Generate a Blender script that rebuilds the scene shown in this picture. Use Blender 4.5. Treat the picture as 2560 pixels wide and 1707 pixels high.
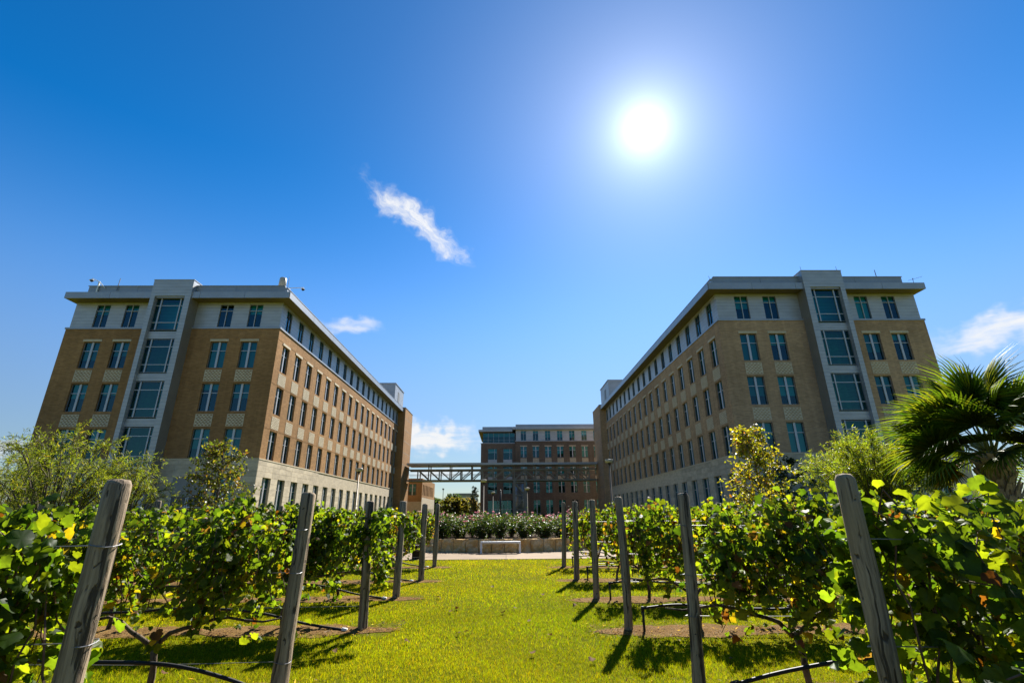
import bpy, math, random
import numpy as np
from mathutils import Vector, Matrix

for _o in list(bpy.data.objects):
    bpy.data.objects.remove(_o)
SC = bpy.context.scene
COL = SC.collection
R_ = math.radians

# ------------------------------------------------------------------ camera
PIT, YAW, ROLL, FPX = .3405, .0141, -.0073, 1222.8
F_ = Vector((math.sin(YAW)*math.cos(PIT), math.cos(YAW)*math.cos(PIT), math.sin(PIT)))
RT = Vector((math.cos(YAW), -math.sin(YAW), 0))
UP = RT.cross(F_)
c_, s_ = math.cos(ROLL), math.sin(ROLL)
RT, UP = c_*RT + s_*UP, -s_*RT + c_*UP
cam_d = bpy.data.cameras.new('camera')
cam = bpy.data.objects.new('camera', cam_d)
COL.objects.link(cam)
m3 = Matrix((RT, UP, -F_)).transposed()
cam.matrix_world = Matrix.Translation((0, 0, 1.5)) @ m3.to_4x4()
cam_d.sensor_width = 36
cam_d.lens = FPX/2560*36
cam_d.clip_start = .05
cam_d.clip_end = 5000
SC.camera = cam

# ------------------------------------------------------------------ world, sun, exposure
SUN = Vector((.2537, .7064, .6608)).normalized()
SUN_EL = math.asin(SUN.z)
SUN_AZ = math.atan2(SUN.x, SUN.y)
SKY_STRENGTH = .066
SUN_STRENGTH = 5.0
EXPOSURE = 1.32

SC.view_settings.view_transform = 'Standard'
SC.view_settings.look = 'None'
SC.view_settings.gamma = 1
SC.view_settings.exposure = EXPOSURE
SC.view_settings.use_curve_mapping = False

W = bpy.data.worlds.new('World')
SC.world = W
W.use_nodes = True
nt = W.node_tree
nt.nodes.clear()


class NG:
    """small helper to write node trees"""
    def __init__(s, tree): s.t = tree

    def n(s, typ, **kw):
        nd = s.t.nodes.new(typ)
        for k, v in kw.items():
            setattr(nd, k, v)
        return nd

    def link(s, a, b): s.t.links.new(a, b)

    def put(s, sock, v):
        if hasattr(v, 'is_linked') or isinstance(v, bpy.types.NodeSocket):
            s.t.links.new(v, sock)
        else:
            if isinstance(v, (tuple, list, Vector)) and sock.type == 'RGBA' and len(v) == 3:
                v = (*v, 1)
            sock.default_value = v

    def m(s, op, a, b=None, c=None, clamp=False):
        nd = s.n('ShaderNodeMath', operation=op, use_clamp=clamp)
        s.put(nd.inputs[0], a)
        if b is not None: s.put(nd.inputs[1], b)
        if c is not None: s.put(nd.inputs[2], c)
        return nd.outputs[0]

    def vm(s, op, a, b=None):
        nd = s.n('ShaderNodeVectorMath', operation=op)
        s.put(nd.inputs[0], a)
        if b is not None: s.put(nd.inputs[1], b)
        return nd.outputs['Value'] if op in ('DOT_PRODUCT', 'LENGTH') else nd.outputs[0]

    def mix(s, f, a, b, mode='MIX'):
        nd = s.n('ShaderNodeMix', data_type='RGBA', blend_type=mode)
        s.put(nd.inputs[0], f); s.put(nd.inputs[6], a); s.put(nd.inputs[7], b)
        return nd.outputs[2]

    def noise(s, vec, scale, detail=3, rough=.5, dist=0):
        nd = s.n('ShaderNodeTexNoise')
        s.put(nd.inputs['Vector'], vec)
        nd.inputs['Scale'].default_value = scale
        nd.inputs['Detail'].default_value = detail
        nd.inputs['Roughness'].default_value = rough
        nd.inputs['Distortion'].default_value = dist
        return nd.outputs['Fac']

    def ramp(s, f, a, b, lo=0., hi=1.):
        nd = s.n('ShaderNodeMapRange', interpolation_type='SMOOTHSTEP')
        s.put(nd.inputs[0], f)
        nd.inputs[1].default_value = a; nd.inputs[2].default_value = b
        nd.inputs[3].default_value = lo; nd.inputs[4].default_value = hi
        return nd.outputs[0]

    def comb(s, x, y, z):
        nd = s.n('ShaderNodeCombineXYZ')
        for i, v in enumerate((x, y, z)): s.put(nd.inputs[i], v)
        return nd.outputs[0]


g = NG(nt)
sky = g.n('ShaderNodeTexSky', sky_type='NISHITA')
sky.sun_disc = False
sky.sun_elevation = SUN_EL
sky.sun_rotation = SUN_AZ
sky.altitude = 700
sky.air_density = 1.0
sky.dust_density = .1
sky.ozone_density = 3
hsv = g.n('ShaderNodeHueSaturation')
hsv.inputs['Hue'].default_value = .502
tc = g.n('ShaderNodeTexCoord')
dirv = g.vm('NORMALIZE', tc.outputs['Generated'])
sz = g.n('ShaderNodeSeparateXYZ'); g.link(dirv, sz.inputs[0])
g.link(g.ramp(sz.outputs[2], .05, .62, 1.06, 1.42), hsv.inputs['Saturation'])
g.link(g.m('MULTIPLY', g.ramp(sz.outputs[2], .0, .42, .44, 1.0), g.ramp(sz.outputs[2], .3, .9, 1.06, .86)), hsv.inputs['Value'])
g.link(sky.outputs[0], hsv.inputs['Color'])
skyc = hsv.outputs[0]
scalev0 = lambda v, k: g.vm('MULTIPLY', v, k)
# thin clouds, each fixed to its own part of the sky dome: centre, long axis, short axis, noise stretch, opacity
CL = [((-.1702, .8235, .5412), (.0928, .0467, -.0545), (.0190, -.0096, .0196), 1.0, 1.1, 3.1, 9.),
      ((-.2969, .8888, .3491), (.0520, .0106, .0060), (.0002, -.0062, .0157), 1.0, .8, 1.7, 11.),
      ((-.1522, .9774, .1467), (.0985, .0110, -.0049), (-.0007, -.0050, .0304), 1.0, 1.5, 5.3, 5.),
      ((.7286, .6394, .2457), (-.0836, .0906, -.0109), (-.0034, -.0052, .0250), 1.0, 1.05, 7.9, 5.),
      ((-.7062, .7020, .0921), (.0283, .0270, .0100), (-.0011, -.0026, .0125), 1.0, .7, 2.2, 6.),
      ((-.1292, .9887, .0765), (.0676, .0063, .0026), (-.0003, -.0007, .0102), 1.0, .9, 4.4, 6.)]
wn = g.n('ShaderNodeTexNoise'); g.link(dirv, wn.inputs['Vector'])
wn.inputs['Scale'].default_value = 26; wn.inputs['Detail'].default_value = 3
wc = g.n('ShaderNodeSeparateColor'); g.link(wn.outputs['Color'], wc.inputs[0])
w1, w2 = g.m('SUBTRACT', wc.outputs[0], .5), g.m('SUBTRACT', wc.outputs[1], .5)
cov = None
fines = {}
for ci, (cc, aa, bb, _k, op, seed, sc_) in enumerate(CL):
    cc, aa, bb = Vector(cc), Vector(aa), Vector(bb)
    bb = bb - aa*(bb.dot(aa)/aa.dot(aa))
    rel = g.vm('SUBTRACT', dirv, tuple(cc))
    u = g.vm('DOT_PRODUCT', rel, tuple(aa/aa.dot(aa)))
    v = g.vm('DOT_PRODUCT', rel, tuple(bb/bb.dot(bb)))
    u2 = g.m('ADD', u, g.m('MULTIPLY', w1, 1.1))
    v2 = g.m('ADD', v, g.m('MULTIPLY', w2, 2.4))
    rr = g.m('ADD', g.m('MULTIPLY', u2, u2), g.m('MULTIPLY', v2, v2))
    mask = g.ramp(rr, -.1, 1.6, 1, 0)
    key = 0 if ci == 0 else 1
    if key not in fines:
        if key == 0:
            fines[key] = g.noise(g.comb(g.m('MULTIPLY', u2, .75), g.m('MULTIPLY', v2, .8), seed), 3.6, 8, .68, .4)
        else:
            wv = g.vm('ADD', dirv, g.vm('MULTIPLY', wn.outputs['Color'], (.03, .03, .012)))
            fines[key] = g.noise(scalev0(wv, (15, 15, 75)), 1., 6, .6)
    fn = fines[key]
    den = g.m('MULTIPLY', mask, g.ramp(g.m('ADD', fn, g.m('MULTIPLY', mask, .30)), .34, .98), clamp=True)
    den = g.m('MULTIPLY', den, op, clamp=True)
    cov = den if cov is None else g.m('MAXIMUM', cov, den)
cloud_col = g.mix(g.m('MULTIPLY', cov, .93), skyc, (5.6, 5.6, 5.6))
# the sun itself and the bright aureole round it
ang = g.m('MULTIPLY', g.m('ARCCOSINE', g.m('MINIMUM', g.vm('DOT_PRODUCT', dirv, tuple(SUN)), .9999999)), 180/math.pi)
core = g.m('MULTIPLY', g.m('POWER', 2.718, g.m('MULTIPLY', g.m('POWER', g.m('DIVIDE', ang, .75), 2.0), -1)), 60)
mid = g.m('MULTIPLY', g.m('POWER', 2.718, g.m('DIVIDE', ang, -2.0)), 10.0)
wide = g.m('MULTIPLY', g.m('POWER', 2.718, g.m('DIVIDE', ang, -13.0)), 2.7)
glow = g.m('ADD', core, g.m('ADD', mid, wide))
gl = g.n('ShaderNodeVectorMath', operation='SCALE')
gl.inputs[0].default_value = (.94, .98, 1.0)
g.link(glow, gl.inputs[3])
tot = g.mix(1.0, cloud_col, gl.outputs[0], 'ADD')
bg = g.n('ShaderNodeBackground')
g.link(tot, bg.inputs[0])
bg.inputs[1].default_value = SKY_STRENGTH
W.cycles.sampling_method = 'MANUAL'
W.cycles.sample_map_resolution = 512
wo = g.n('ShaderNodeOutputWorld')
g.link(bg.outputs[0], wo.inputs[0])

sun_d = bpy.data.lights.new('sun', 'SUN')
sun_d.energy = SUN_STRENGTH
sun_d.angle = R_(.53)
sun_d.color = (1, .955, .88)
sun_o = bpy.data.objects.new('sun', sun_d)
sun_o.rotation_euler = SUN.to_track_quat('Z', 'Y').to_euler()
sun_o.location = (20, 60, 60)
COL.objects.link(sun_o)

SC.cycles.max_bounces = 8
SC.cycles.diffuse_bounces = 3
SC.cycles.glossy_bounces = 3
SC.cycles.transmission_bounces = 4
SC.cycles.transparent_max_bounces = 8
SC.cycles.use_denoising = True
SC.cycles.sample_clamp_indirect = 6
SC.cycles.caustics_reflective = False
SC.cycles.caustics_refractive = False

# ------------------------------------------------------------------ materials
def new_mat(name):
    m = bpy.data.materials.new(name)
    m.use_nodes = True
    m.node_tree.nodes.clear()
    return m, NG(m.node_tree)


def out(gm, shader, disp=None):
    o = gm.n('ShaderNodeOutputMaterial')
    gm.link(shader, o.inputs[0])


ALB = .78           # all base colours below are scaled by this


def dim(gm, col):
    nd = gm.n('ShaderNodeVectorMath', operation='SCALE')
    gm.put(nd.inputs[0], col)
    nd.inputs[3].default_value = ALB
    return nd.outputs[0]


def pbsdf(gm, col, rough=.6, spec=.4, metal=0, normal=None):
    b = gm.n('ShaderNodeBsdfPrincipled')
    col = dim(gm, col)
    gm.put(b.inputs['Base Color'], col)
    gm.put(b.inputs['Roughness'], rough)
    b.inputs['Specular IOR Level'].default_value = spec
    b.inputs['Metallic'].default_value = metal
    if normal is not None: gm.link(normal, b.inputs['Normal'])
    return b.outputs[0]


def bump(gm, h, strength=.3, dist=.02):
    b = gm.n('ShaderNodeBump')
    b.inputs['Strength'].default_value = strength
    b.inputs['Distance'].default_value = dist
    gm.put(b.inputs['Height'], h)
    return b.outputs[0]


def wpos(gm):
    return gm.n('ShaderNodeNewGeometry').outputs['Position']


def opos(gm):
    return gm.n('ShaderNodeTexCoord').outputs['Object']


def orand(gm):
    return gm.n('ShaderNodeObjectInfo').outputs['Random']


def scalev(gm, v, s):
    return gm.vm('MULTIPLY', v, s)


def shade(gm, col, f, lo, hi):
    """col * map(f: 0..1 -> lo..hi)"""
    k = gm.ramp(f, 0, 1, lo, hi)
    nd = gm.n('ShaderNodeVectorMath', operation='SCALE')
    gm.put(nd.inputs[0], col if not isinstance(col, tuple) else col)
    gm.link(k, nd.inputs[3])
    return nd.outputs[0]


def simple(name, col, rough=.6, spec=.4, metal=0, var=.25, scale=3., bmp=0.):
    m, gm = new_mat(name)
    p = wpos(gm)
    n1 = gm.noise(p, scale, 5, .6)
    n2 = gm.noise(p, scale*7.3, 3, .6)
    f = gm.m('ADD', gm.m('MULTIPLY', n1, .65), gm.m('MULTIPLY', n2, .35))
    c = shade(gm, col, gm.ramp(f, .3, .7), 1-var, 1+var)
    nrm = bump(gm, n2, bmp, .01) if bmp else None
    out(gm, pbsdf(gm, c, rough, spec, metal, nrm))
    return m


def m_brick(name, col, mortar):
    m, gm = new_mat(name)
    p = wpos(gm)
    sp = gm.n('ShaderNodeSeparateXYZ'); gm.link(p, sp.inputs[0])
    uv = gm.comb(gm.m('ADD', sp.outputs[0], sp.outputs[1]), sp.outputs[2], 0.)
    br = gm.n('ShaderNodeTexBrick')
    gm.link(uv, br.inputs['Vector'])
    br.inputs['Scale'].default_value = 1
    br.inputs['Brick Width'].default_value = .30
    br.inputs['Row Height'].default_value = .10
    br.inputs['Mortar Size'].default_value = .008
    br.inputs['Bias'].default_value = -.1
    gm.put(br.inputs['Color1'], tuple(x*.84 for x in col)); gm.put(br.inputs['Color2'], tuple(x*1.14 for x in col))
    gm.put(br.inputs['Mortar'], mortar)
    st = gm.noise(scalev(gm, p, (.9, .9, 2.2)), 1.0, 5, .65)
    big = gm.noise(scalev(gm, p, (.10, .10, .14)), 1.0, 3, .5)
    c = shade(gm, br.outputs['Color'], gm.ramp(st, .3, .72), .94, 1.05)
    c = shade(gm, c, gm.ramp(big, .3, .7), .88, 1.10)
    run = gm.noise(scalev(gm, p, (2.3, 2.3, .10)), 1.0, 4, .6)
    c = shade(gm, c, gm.ramp(run, .35, .7), .92, 1.05)
    out(gm, pbsdf(gm, c, .9, .08, 0, bump(gm, br.outputs['Fac'], .25, -.01)))
    return m


M = {}
M['brick_l'] = m_brick('tan_brick', (.44, .240, .100), (.38, .26, .14))
M['brick_r_flare'] = m_brick('tan_brick_flare_lifted', (.58, .375, .215), (.50, .38, .26))  # same tan brick, its colour lightened for lens flare over the right front
M['brick_d_shaded'] = m_brick('brown_brick_shaded', (.205, .155, .112), (.20, .16, .12))  # brown brick with the shade of court and bridge darkened into its colour


def m_stone(name, col):
    m, gm = new_mat(name)
    p = wpos(gm)
    r = orand(gm)
    n1 = gm.noise(scalev(gm, p, (1., 1., 2.5)), 1.6, 5, .65)
    n2 = gm.noise(p, 14, 4, .6)
    c = shade(gm, col, gm.ramp(n1, .3, .7), .88, 1.1)
    c = shade(gm, c, r, .84, 1.10)
    c = shade(gm, c, n2, .92, 1.07)
    out(gm, pbsdf(gm, c, .85, .25, 0, bump(gm, n2, .2, .01)))
    return m


M['stone'] = m_stone('limestone_cladding', (.66, .555, .40))
M['joint'] = simple('limestone_joint', (.34, .30, .25), .9, .2)


def m_siding(name, col, pitch=.30):
    """lapped metal boards: fine relief on the wall sheet"""
    m, gm = new_mat(name)
    p = wpos(gm)
    sp = gm.n('ShaderNodeSeparateXYZ'); gm.link(p, sp.inputs[0])
    fr = gm.m('FRACT', gm.m('DIVIDE', sp.outputs[2], pitch))
    joint = gm.ramp(fr, .0, .12, .40, 1.)
    n1 = gm.noise(scalev(gm, p, (.5, .5, 1.4)), 1.5, 4, .6)
    c = shade(gm, col, gm.ramp(n1, .3, .7), .93, 1.06)
    c = shade(gm, c, joint, 0, 1)
    out(gm, pbsdf(gm, c, .42, .5, .25, bump(gm, fr, .35, .02)))
    return m


M['siding'] = m_siding('silver_lap_siding', (.50, .52, .54))
M['louver'] = m_siding('silver_louver', (.46, .47, .48), .32)
M['metal'] = simple('silver_metal_panel', (.44, .46, .48), .40, .5, .35, .07, .8)
M['parapet'] = simple('grey_parapet_panel', (.36, .39, .42), .45, .45, .3, .07, .8)
M['metal_d'] = simple('bronze_grey_panel', (.30, .285, .255), .5, .4, .2, .08, .8)
M['soffit'] = simple('tan_soffit', (.21, .17, .115), .6, .25, 0, .08, 1.)
M['frame'] = simple('aluminium_frame', (.58, .60, .64), .4, .4, .2, .05, 2.)
M['border'] = simple('grey_window_border', (.20, .22, .24), .45, .5, .2, .06, 2.)
M['frame_d'] = simple('dark_frame', (.10, .11, .12), .45, .5, .2, .08, 2.)
M['precast'] = simple('cream_precast', (.70, .60, .43), .85, .2, 0, .1, 2.)
M['slot'] = simple('slot_shadow_lining', (.11, .085, .06), .9, .1, 0, .1)
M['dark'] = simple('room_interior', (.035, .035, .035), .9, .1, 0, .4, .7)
M['roofing'] = simple('roof_membrane', (.35, .35, .34), .8, .2)
M['steel'] = simple('painted_bridge_steel', (.275, .262, .225), .5, .35, .05, .10, 1.5)
M['lamp_pole'] = simple('bronze_pole', (.20, .17, .13), .5, .4, .3, .1)
M['lamp_head'] = simple('pale_lamp_head', (.55, .50, .40), .5, .4, 0, .06)
M['black'] = simple('black_metal', (.02, .02, .022), .5, .4, .1, .2)
M['white'] = simple('white_paint', (.90, .90, .87), .45, .45, 0, .07)
M['galv'] = simple('galvanised_wire', (.25, .25, .255), .5, .4, .5, .15, 9)


def m_glass(name, tint, f0):
    m, gm = new_mat(name)
    lw = gm.n('ShaderNodeLayerWeight'); lw.inputs[0].default_value = .5
    fac = gm.m('ADD', gm.m('MULTIPLY', gm.m('POWER', lw.outputs['Facing'], 4.0), 1-f0), f0)
    tr = gm.n('ShaderNodeBsdfTransparent'); gm.put(tr.inputs[0], tint)
    gl_ = gm.n('ShaderNodeBsdfGlossy'); gl_.inputs['Roughness'].default_value = .03
    gm.put(gl_.inputs['Color'], (.42, .86, 1.0))
    p = wpos(gm)
    gm.link(bump(gm, gm.noise(p, .7, 2, .5), .05, .05), gl_.inputs['Normal'])
    mx = gm.n('ShaderNodeMixShader')
    gm.link(fac, mx.inputs[0]); gm.link(tr.outputs[0], mx.inputs[1]); gm.link(gl_.outputs[0], mx.inputs[2])
    out(gm, mx.outputs[0])
    return m


M['glass'] = m_glass('teal_glass', (.10, .56, .58), .06)
m, gm = new_mat('roller_blind')
out(gm, pbsdf(gm, shade(gm, (.60, .62, .56), orand(gm), .55, 1.1), .8, .2))
M['blind'] = m


def m_leaf(name, trans=.5, gain=1.9, rough=.42, spec=.45, warm=(1.15, 1.0, .55)):
    """leaf blade: colour from the leaf's own vertex colour, light passes through it"""
    m, gm = new_mat(name)
    at = gm.n('ShaderNodeAttribute', attribute_name='Col')
    col = at.outputs['Color']
    p = opos(gm)
    nz = gm.noise(p, 16, 3, .6)
    c = shade(gm, col, gm.ramp(nz, .25, .75), .78, 1.2)
    pr = pbsdf(gm, c, rough, spec)
    tl = gm.n('ShaderNodeBsdfTranslucent')
    tcol = gm.vm('MULTIPLY', c, tuple(gain*x for x in warm))
    gm.link(dim(gm, tcol), tl.inputs[0])
    mx = gm.n('ShaderNodeMixShader'); mx.inputs[0].default_value = trans
    gm.link(pr, mx.inputs[1]); gm.link(tl.outputs[0], mx.inputs[2])
    out(gm, mx.outputs[0])
    return m


M['vine_leaf'] = m_leaf('grape_leaf', .62, 2.7, .5, .24, (1.18, 1.0, .30))
M['leaf'] = m_leaf('tree_leaf', .55, 2.5, .42, .24, (1.12, 1., .4))
M['grass_blade'] = m_leaf('grass_blade', .55, 2.5, .6, .05, (1.06, 1.0, .2))
M['palm_leaf'] = m_leaf('palm_leaf', .42, 2.3, .55, .16, (1.15, 1, .35))
M['dry_leaf'] = m_leaf('dry_leaf', .15, 1.0, .8, .1, (1, .9, .7))
M['rose_leaf'] = m_leaf('rose_leaf', .45, 2.0, .42, .35, (1.1, 1., .4))
M['petal'] = m_leaf('petal', .45, 1.25, .6, .15, (1, .95, .95))


def m_wood(name, c1, c2, stain=(.36, .27, .16)):
    m, gm = new_mat(name)
    p = opos(gm)
    r = orand(gm)
    off = gm.vm('ADD', p, gm.comb(gm.m('MULTIPLY', r, 31.), gm.m('MULTIPLY', r, 17.), gm.m('MULTIPLY', r, 9.)))
    wob = gm.noise(off, 3.5, 2, .5)
    o2 = gm.vm('ADD', off, gm.comb(gm.m('MULTIPLY', wob, .05), gm.m('MULTIPLY', wob, .05), 0.))
    gr = gm.noise(scalev(gm, o2, (38, 38, 1.3)), 1., 7, .7, .3)
    crack = gm.noise(scalev(gm, o2, (21, 21, .55)), 1., 5, .6, .2)
    kn = gm.noise(scalev(gm, off, (17, 17, 9)), 1., 3, .5, .6)
    big = gm.noise(off, 2.4, 4, .6)
    c = gm.mix(gm.ramp(gr, .30, .70), c2, c1)
    c = gm.mix(gm.ramp(big, .42, .70, 0, .6), c, stain)
    cr = gm.ramp(crack, .565, .62)
    kk = gm.ramp(kn, .66, .71)
    c = gm.mix(gm.m('MULTIPLY', cr, .85), c, (.035, .026, .018))
    c = gm.mix(gm.m('MULTIPLY', kk, .85), c, (.045, .032, .022))
    h = gm.m('SUBTRACT', gm.m('MULTIPLY', gr, .7), gm.m('ADD', cr, gm.m('MULTIPLY', kk, .7)))
    out(gm, pbsdf(gm, c, .85, .2, 0, bump(gm, h, .9, .012)))
    return m


M['post'] = m_wood('weathered_post', (.52, .40, .265), (.15, .108, .07))
M['bark'] = m_wood('vine_bark', (.17, .12, .08), (.06, .042, .03))
M['cane'] = simple('brown_cane', (.16, .085, .045), .7, .3, 0, .35, 12)
M['tree_bark'] = simple('tree_bark', (.13, .105, .08), .85, .2, 0, .35, 9, .4)
M['boot'] = simple('palm_boot', (.42, .33, .23), .85, .15, 0, .35, 9, .5)
M['hose'] = simple('black_hose', (.018, .018, .019), .55, .3, 0, .2, 6)
M['soil'] = simple('planter_soil', (.07, .045, .025), .95, .05, 0, .35, 5, .5)

m, gm = new_mat('lawn_ground')
p = wpos(gm)
n1 = gm.noise(p, .55, 5, .6)
n2 = gm.noise(p, 7, 4, .65)
n3 = gm.noise(p, 60, 2, .6)
c = gm.mix(gm.ramp(n1, .35, .68), (.145, .160, .003), (.19, .18, .004))
c = shade(gm, c, gm.ramp(n2, .25, .75), .72, 1.22)
c = shade(gm, c, gm.ramp(n3, .25, .75), .72, 1.2)
out(gm, pbsdf(gm, c, .95, .03, 0, bump(gm, n3, .9, .04)))
M['lawn'] = m

m, gm = new_mat('mulch')
p = wpos(gm)
n1 = gm.noise(p, 3, 4, .6); n2 = gm.noise(scalev(gm, p, (60, 130, 60)), 1, 3, .7)
c = gm.mix(gm.ramp(n1, .3, .7), (.23, .13, .048), (.33, .205, .085))
c = shade(gm, c, gm.ramp(n2, .2, .8), .5, 1.35)
out(gm, pbsdf(gm, c, .95, .03, 0, bump(gm, n2, .9, .03)))
M['mulch'] = m

m, gm = new_mat('concrete_path')
p = wpos(gm)
n1 = gm.noise(p, .8, 5, .6); n2 = gm.noise(p, 25, 3, .6)
c = shade(gm, (.315, .225, .135), gm.ramp(n1, .3, .7), .86, 1.08)
c = shade(gm, c, n2, .93, 1.06)
c = shade(gm, c, orand(gm), .95, 1.04)
out(gm, pbsdf(gm, c, .85, .25, 0, bump(gm, n2, .15, .01)))
M['path'] = m
M['path_joint'] = simple('path_joint', (.22, .19, .155), .95, .1)

m, gm = new_mat('rough_limestone_block')
p = opos(gm); r = orand(gm)
off = gm.vm('ADD', p, gm.comb(gm.m('MULTIPLY', r, 40.), gm.m('MULTIPLY', r, 23.), 0.))
n1 = gm.noise(off, 3.0, 6, .65, .8); n2 = gm.noise(off, 11, 6, .7); n3 = gm.noise(off, 1.7, 3, .5)
c = gm.mix(gm.ramp(n1, .42, .62), (.80, .48, .16), (.84, .62, .33))
c = gm.mix(gm.m('MULTIPLY', gm.ramp(n3, .48, .66), gm.ramp(n2, .35, .6)), c, (.56, .26, .06))
c = shade(gm, c, gm.ramp(n2, .2, .8), .74, 1.15)
out(gm, pbsdf(gm, c, .9, .2, 0, bump(gm, n2, .8, .04)))
M['block'] = m

# ------------------------------------------------------------------ mesh helpers
class MB:
    def __init__(s): s.v = []; s.f = []

    def add(s, V, F):
        k = len(s.v)
        s.v.extend([tuple(q) for q in V])
        s.f.extend([tuple(i+k for i in q) for q in F])
        return s

    def box(s, x0, x1, y0, y1, z0, z1):
        if x0 > x1: x0, x1 = x1, x0
        if y0 > y1: y0, y1 = y1, y0
        return s.add([(x0, y0, z0), (x1, y0, z0), (x1, y1, z0), (x0, y1, z0), (x0, y0, z1), (x1, y0, z1), (x1, y1, z1), (x0, y1, z1)],
                     [(0, 3, 2, 1), (4, 5, 6, 7), (0, 1, 5, 4), (1, 2, 6, 5), (2, 3, 7, 6), (3, 0, 4, 7)])

    def bar(s, a, b, w, h=None, up=(0, 0, 1)):
        h = h or w
        a, b = Vector(a), Vector(b)
        d = (b-a).normalized()
        upv = Vector(up)
        if abs(d.dot(upv)) > .98: upv = Vector((0, 1, 0))
        x = d.cross(upv).normalized()*w/2
        y = x.cross(d).normalized()*h/2
        V = [a-x-y, a+x-y, a+x+y, a-x+y, b-x-y, b+x-y, b+x+y, b-x+y]
        return s.add(V, [(0, 3, 2, 1), (4, 5, 6, 7), (0, 1, 5, 4), (1, 2, 6, 5), (2, 3, 7, 6), (3, 0, 4, 7)])

    def tube(s, pts, rad, n=8, cap=True):
        V, F = tube_vf(pts, rad, n, cap)
        return s.add(V, F)

    def mesh(s, name, mat=None, smooth=False):
        me = bpy.data.meshes.new(name)
        me.from_pydata(s.v, [], s.f)
        if mat: me.materials.append(M[mat] if isinstance(mat, str) else mat)
        if smooth: me.polygons.foreach_set('use_smooth', [True]*len(me.polygons))
        me.update()
        return me

    def build(s, name, mat, parent=None, smooth=False, loc=None, rz=None):
        return ob(name, s.mesh(name, mat, smooth), parent, loc, rz)


def tube_vf(pts, rad, n=8, cap=True):
    pts = [Vector(p) for p in pts]
    if not hasattr(rad, '__len__'): rad = [rad]*len(pts)
    V, F = [], []
    ref = Vector((.31, .22, .93)).normalized()
    for i, p in enumerate(pts):
        d = (pts[min(i+1, len(pts)-1)]-pts[max(i-1, 0)])
        d = d.normalized() if d.length > 1e-9 else Vector((0, 0, 1))
        x = ref - d*ref.dot(d)
        if x.length < .15:
            x = Vector((1, 0, 0)) - d*d.x
        x.normalize()
        y = d.cross(x)
        ref = x
        for k in range(n):
            a = 2*math.pi*k/n
            V.append(p + (x*math.cos(a)+y*math.sin(a))*rad[i])
    for i in range(len(pts)-1):
        for k in range(n):
            a, b = i*n+k, i*n+(k+1) % n
            F.append((a, b, b+n, a+n))
    if cap:
        F.append(tuple(reversed(range(n))))
        F.append(tuple(range((len(pts)-1)*n, len(pts)*n)))
    return V, F


def ob(name, data, parent=None, loc=None, rz=None, sc=None):
    o = bpy.data.objects.new(name, data)
    COL.objects.link(o)
    if loc is not None: o.location = loc
    if rz is not None: o.rotation_euler = (0, 0, rz)
    if sc is not None: o.scale = sc
    if parent is not None: o.parent = parent
    return o


def tag(o, label=None, cat=None, group=None, kind=None):
    if label: o['label'] = label
    if cat: o['category'] = cat
    if group: o['group'] = group
    if kind: o['kind'] = kind
    return o


def thing(name, label, cat, loc=(0, 0, 0), rz=0, group=None):
    o = ob(name, None, None, loc, rz)
    o.empty_display_size = .2
    return tag(o, label, cat, group)


def np_mesh(name, V, F, mat, col=None, smooth=False):
    """V (n,3), F (m,k) numpy -> mesh"""
    me = bpy.data.meshes.new(name)
    V = np.ascontiguousarray(V, dtype=np.float32); F = np.ascontiguousarray(F, dtype=np.int32)
    me.vertices.add(len(V)); me.vertices.foreach_set('co', V.ravel())
    k = F.shape[1]
    me.loops.add(F.size); me.loops.foreach_set('vertex_index', F.ravel())
    me.polygons.add(len(F))
    me.polygons.foreach_set('loop_start', np.arange(0, F.size, k, dtype=np.int32))
    me.polygons.foreach_set('loop_total', np.full(len(F), k, dtype=np.int32))
    if smooth: me.polygons.foreach_set('use_smooth', np.ones(len(F), dtype=bool))
    me.materials.append(M[mat])
    if col is not None:
        a = me.color_attributes.new('Col', 'FLOAT_COLOR', 'POINT')
        c4 = np.ones((len(V), 4), dtype=np.float32); c4[:, :3] = col
        a.data.foreach_set('color', c4.ravel())
    me.update(calc_edges=True)
    me.validate()
    return me


def nrm(a):
    return a/np.maximum(np.linalg.norm(a, axis=-1, keepdims=True), 1e-9)


def scatter(tv, tf, pos, tip, nor, size, col):
    """place template leaf (x side, y tip, z normal) many times"""
    y = nrm(tip)
    z = nrm(nor - y*np.sum(nor*y, 1, keepdims=True))
    x = np.cross(y, z)
    Rm = np.stack([x, y, z], 2)                      # n,3,3 columns
    V = np.einsum('nij,kj->nki', Rm, tv)*size[:, None, None] + pos[:, None, :]
    n, k = V.shape[0], V.shape[1]
    F = (tf[None]+(np.arange(n)*k)[:, None, None]).reshape(-1, tf.shape[1])
    C = np.repeat(col, k, 0)
    return V.reshape(-1, 3), F, C


def merge(parts):
    V, F, C, k = [], [], [], 0
    for v, f, c in parts:
        V.append(v); F.append(f+k); C.append(c); k += len(v)
    return np.concatenate(V), np.concatenate(F), np.concatenate(C)


UNIT = MB().box(-.5, .5, -.5, .5, -.5, .5).mesh('unit_box')
_unit = {}


def unit(mat):
    if mat not in _unit:
        me = MB().box(-.5, .5, -.5, .5, -.5, .5).mesh('box_'+mat, mat)
        _unit[mat] = me
    return _unit[mat]


def piece(name, mat, x0, x1, y0, y1, z0, z1, parent):
    return ob(name, unit(mat), parent, ((x0+x1)/2, (y0+y1)/2, (z0+z1)/2), None, (abs(x1-x0), abs(y1-y0), abs(z1-z0)))


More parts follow.
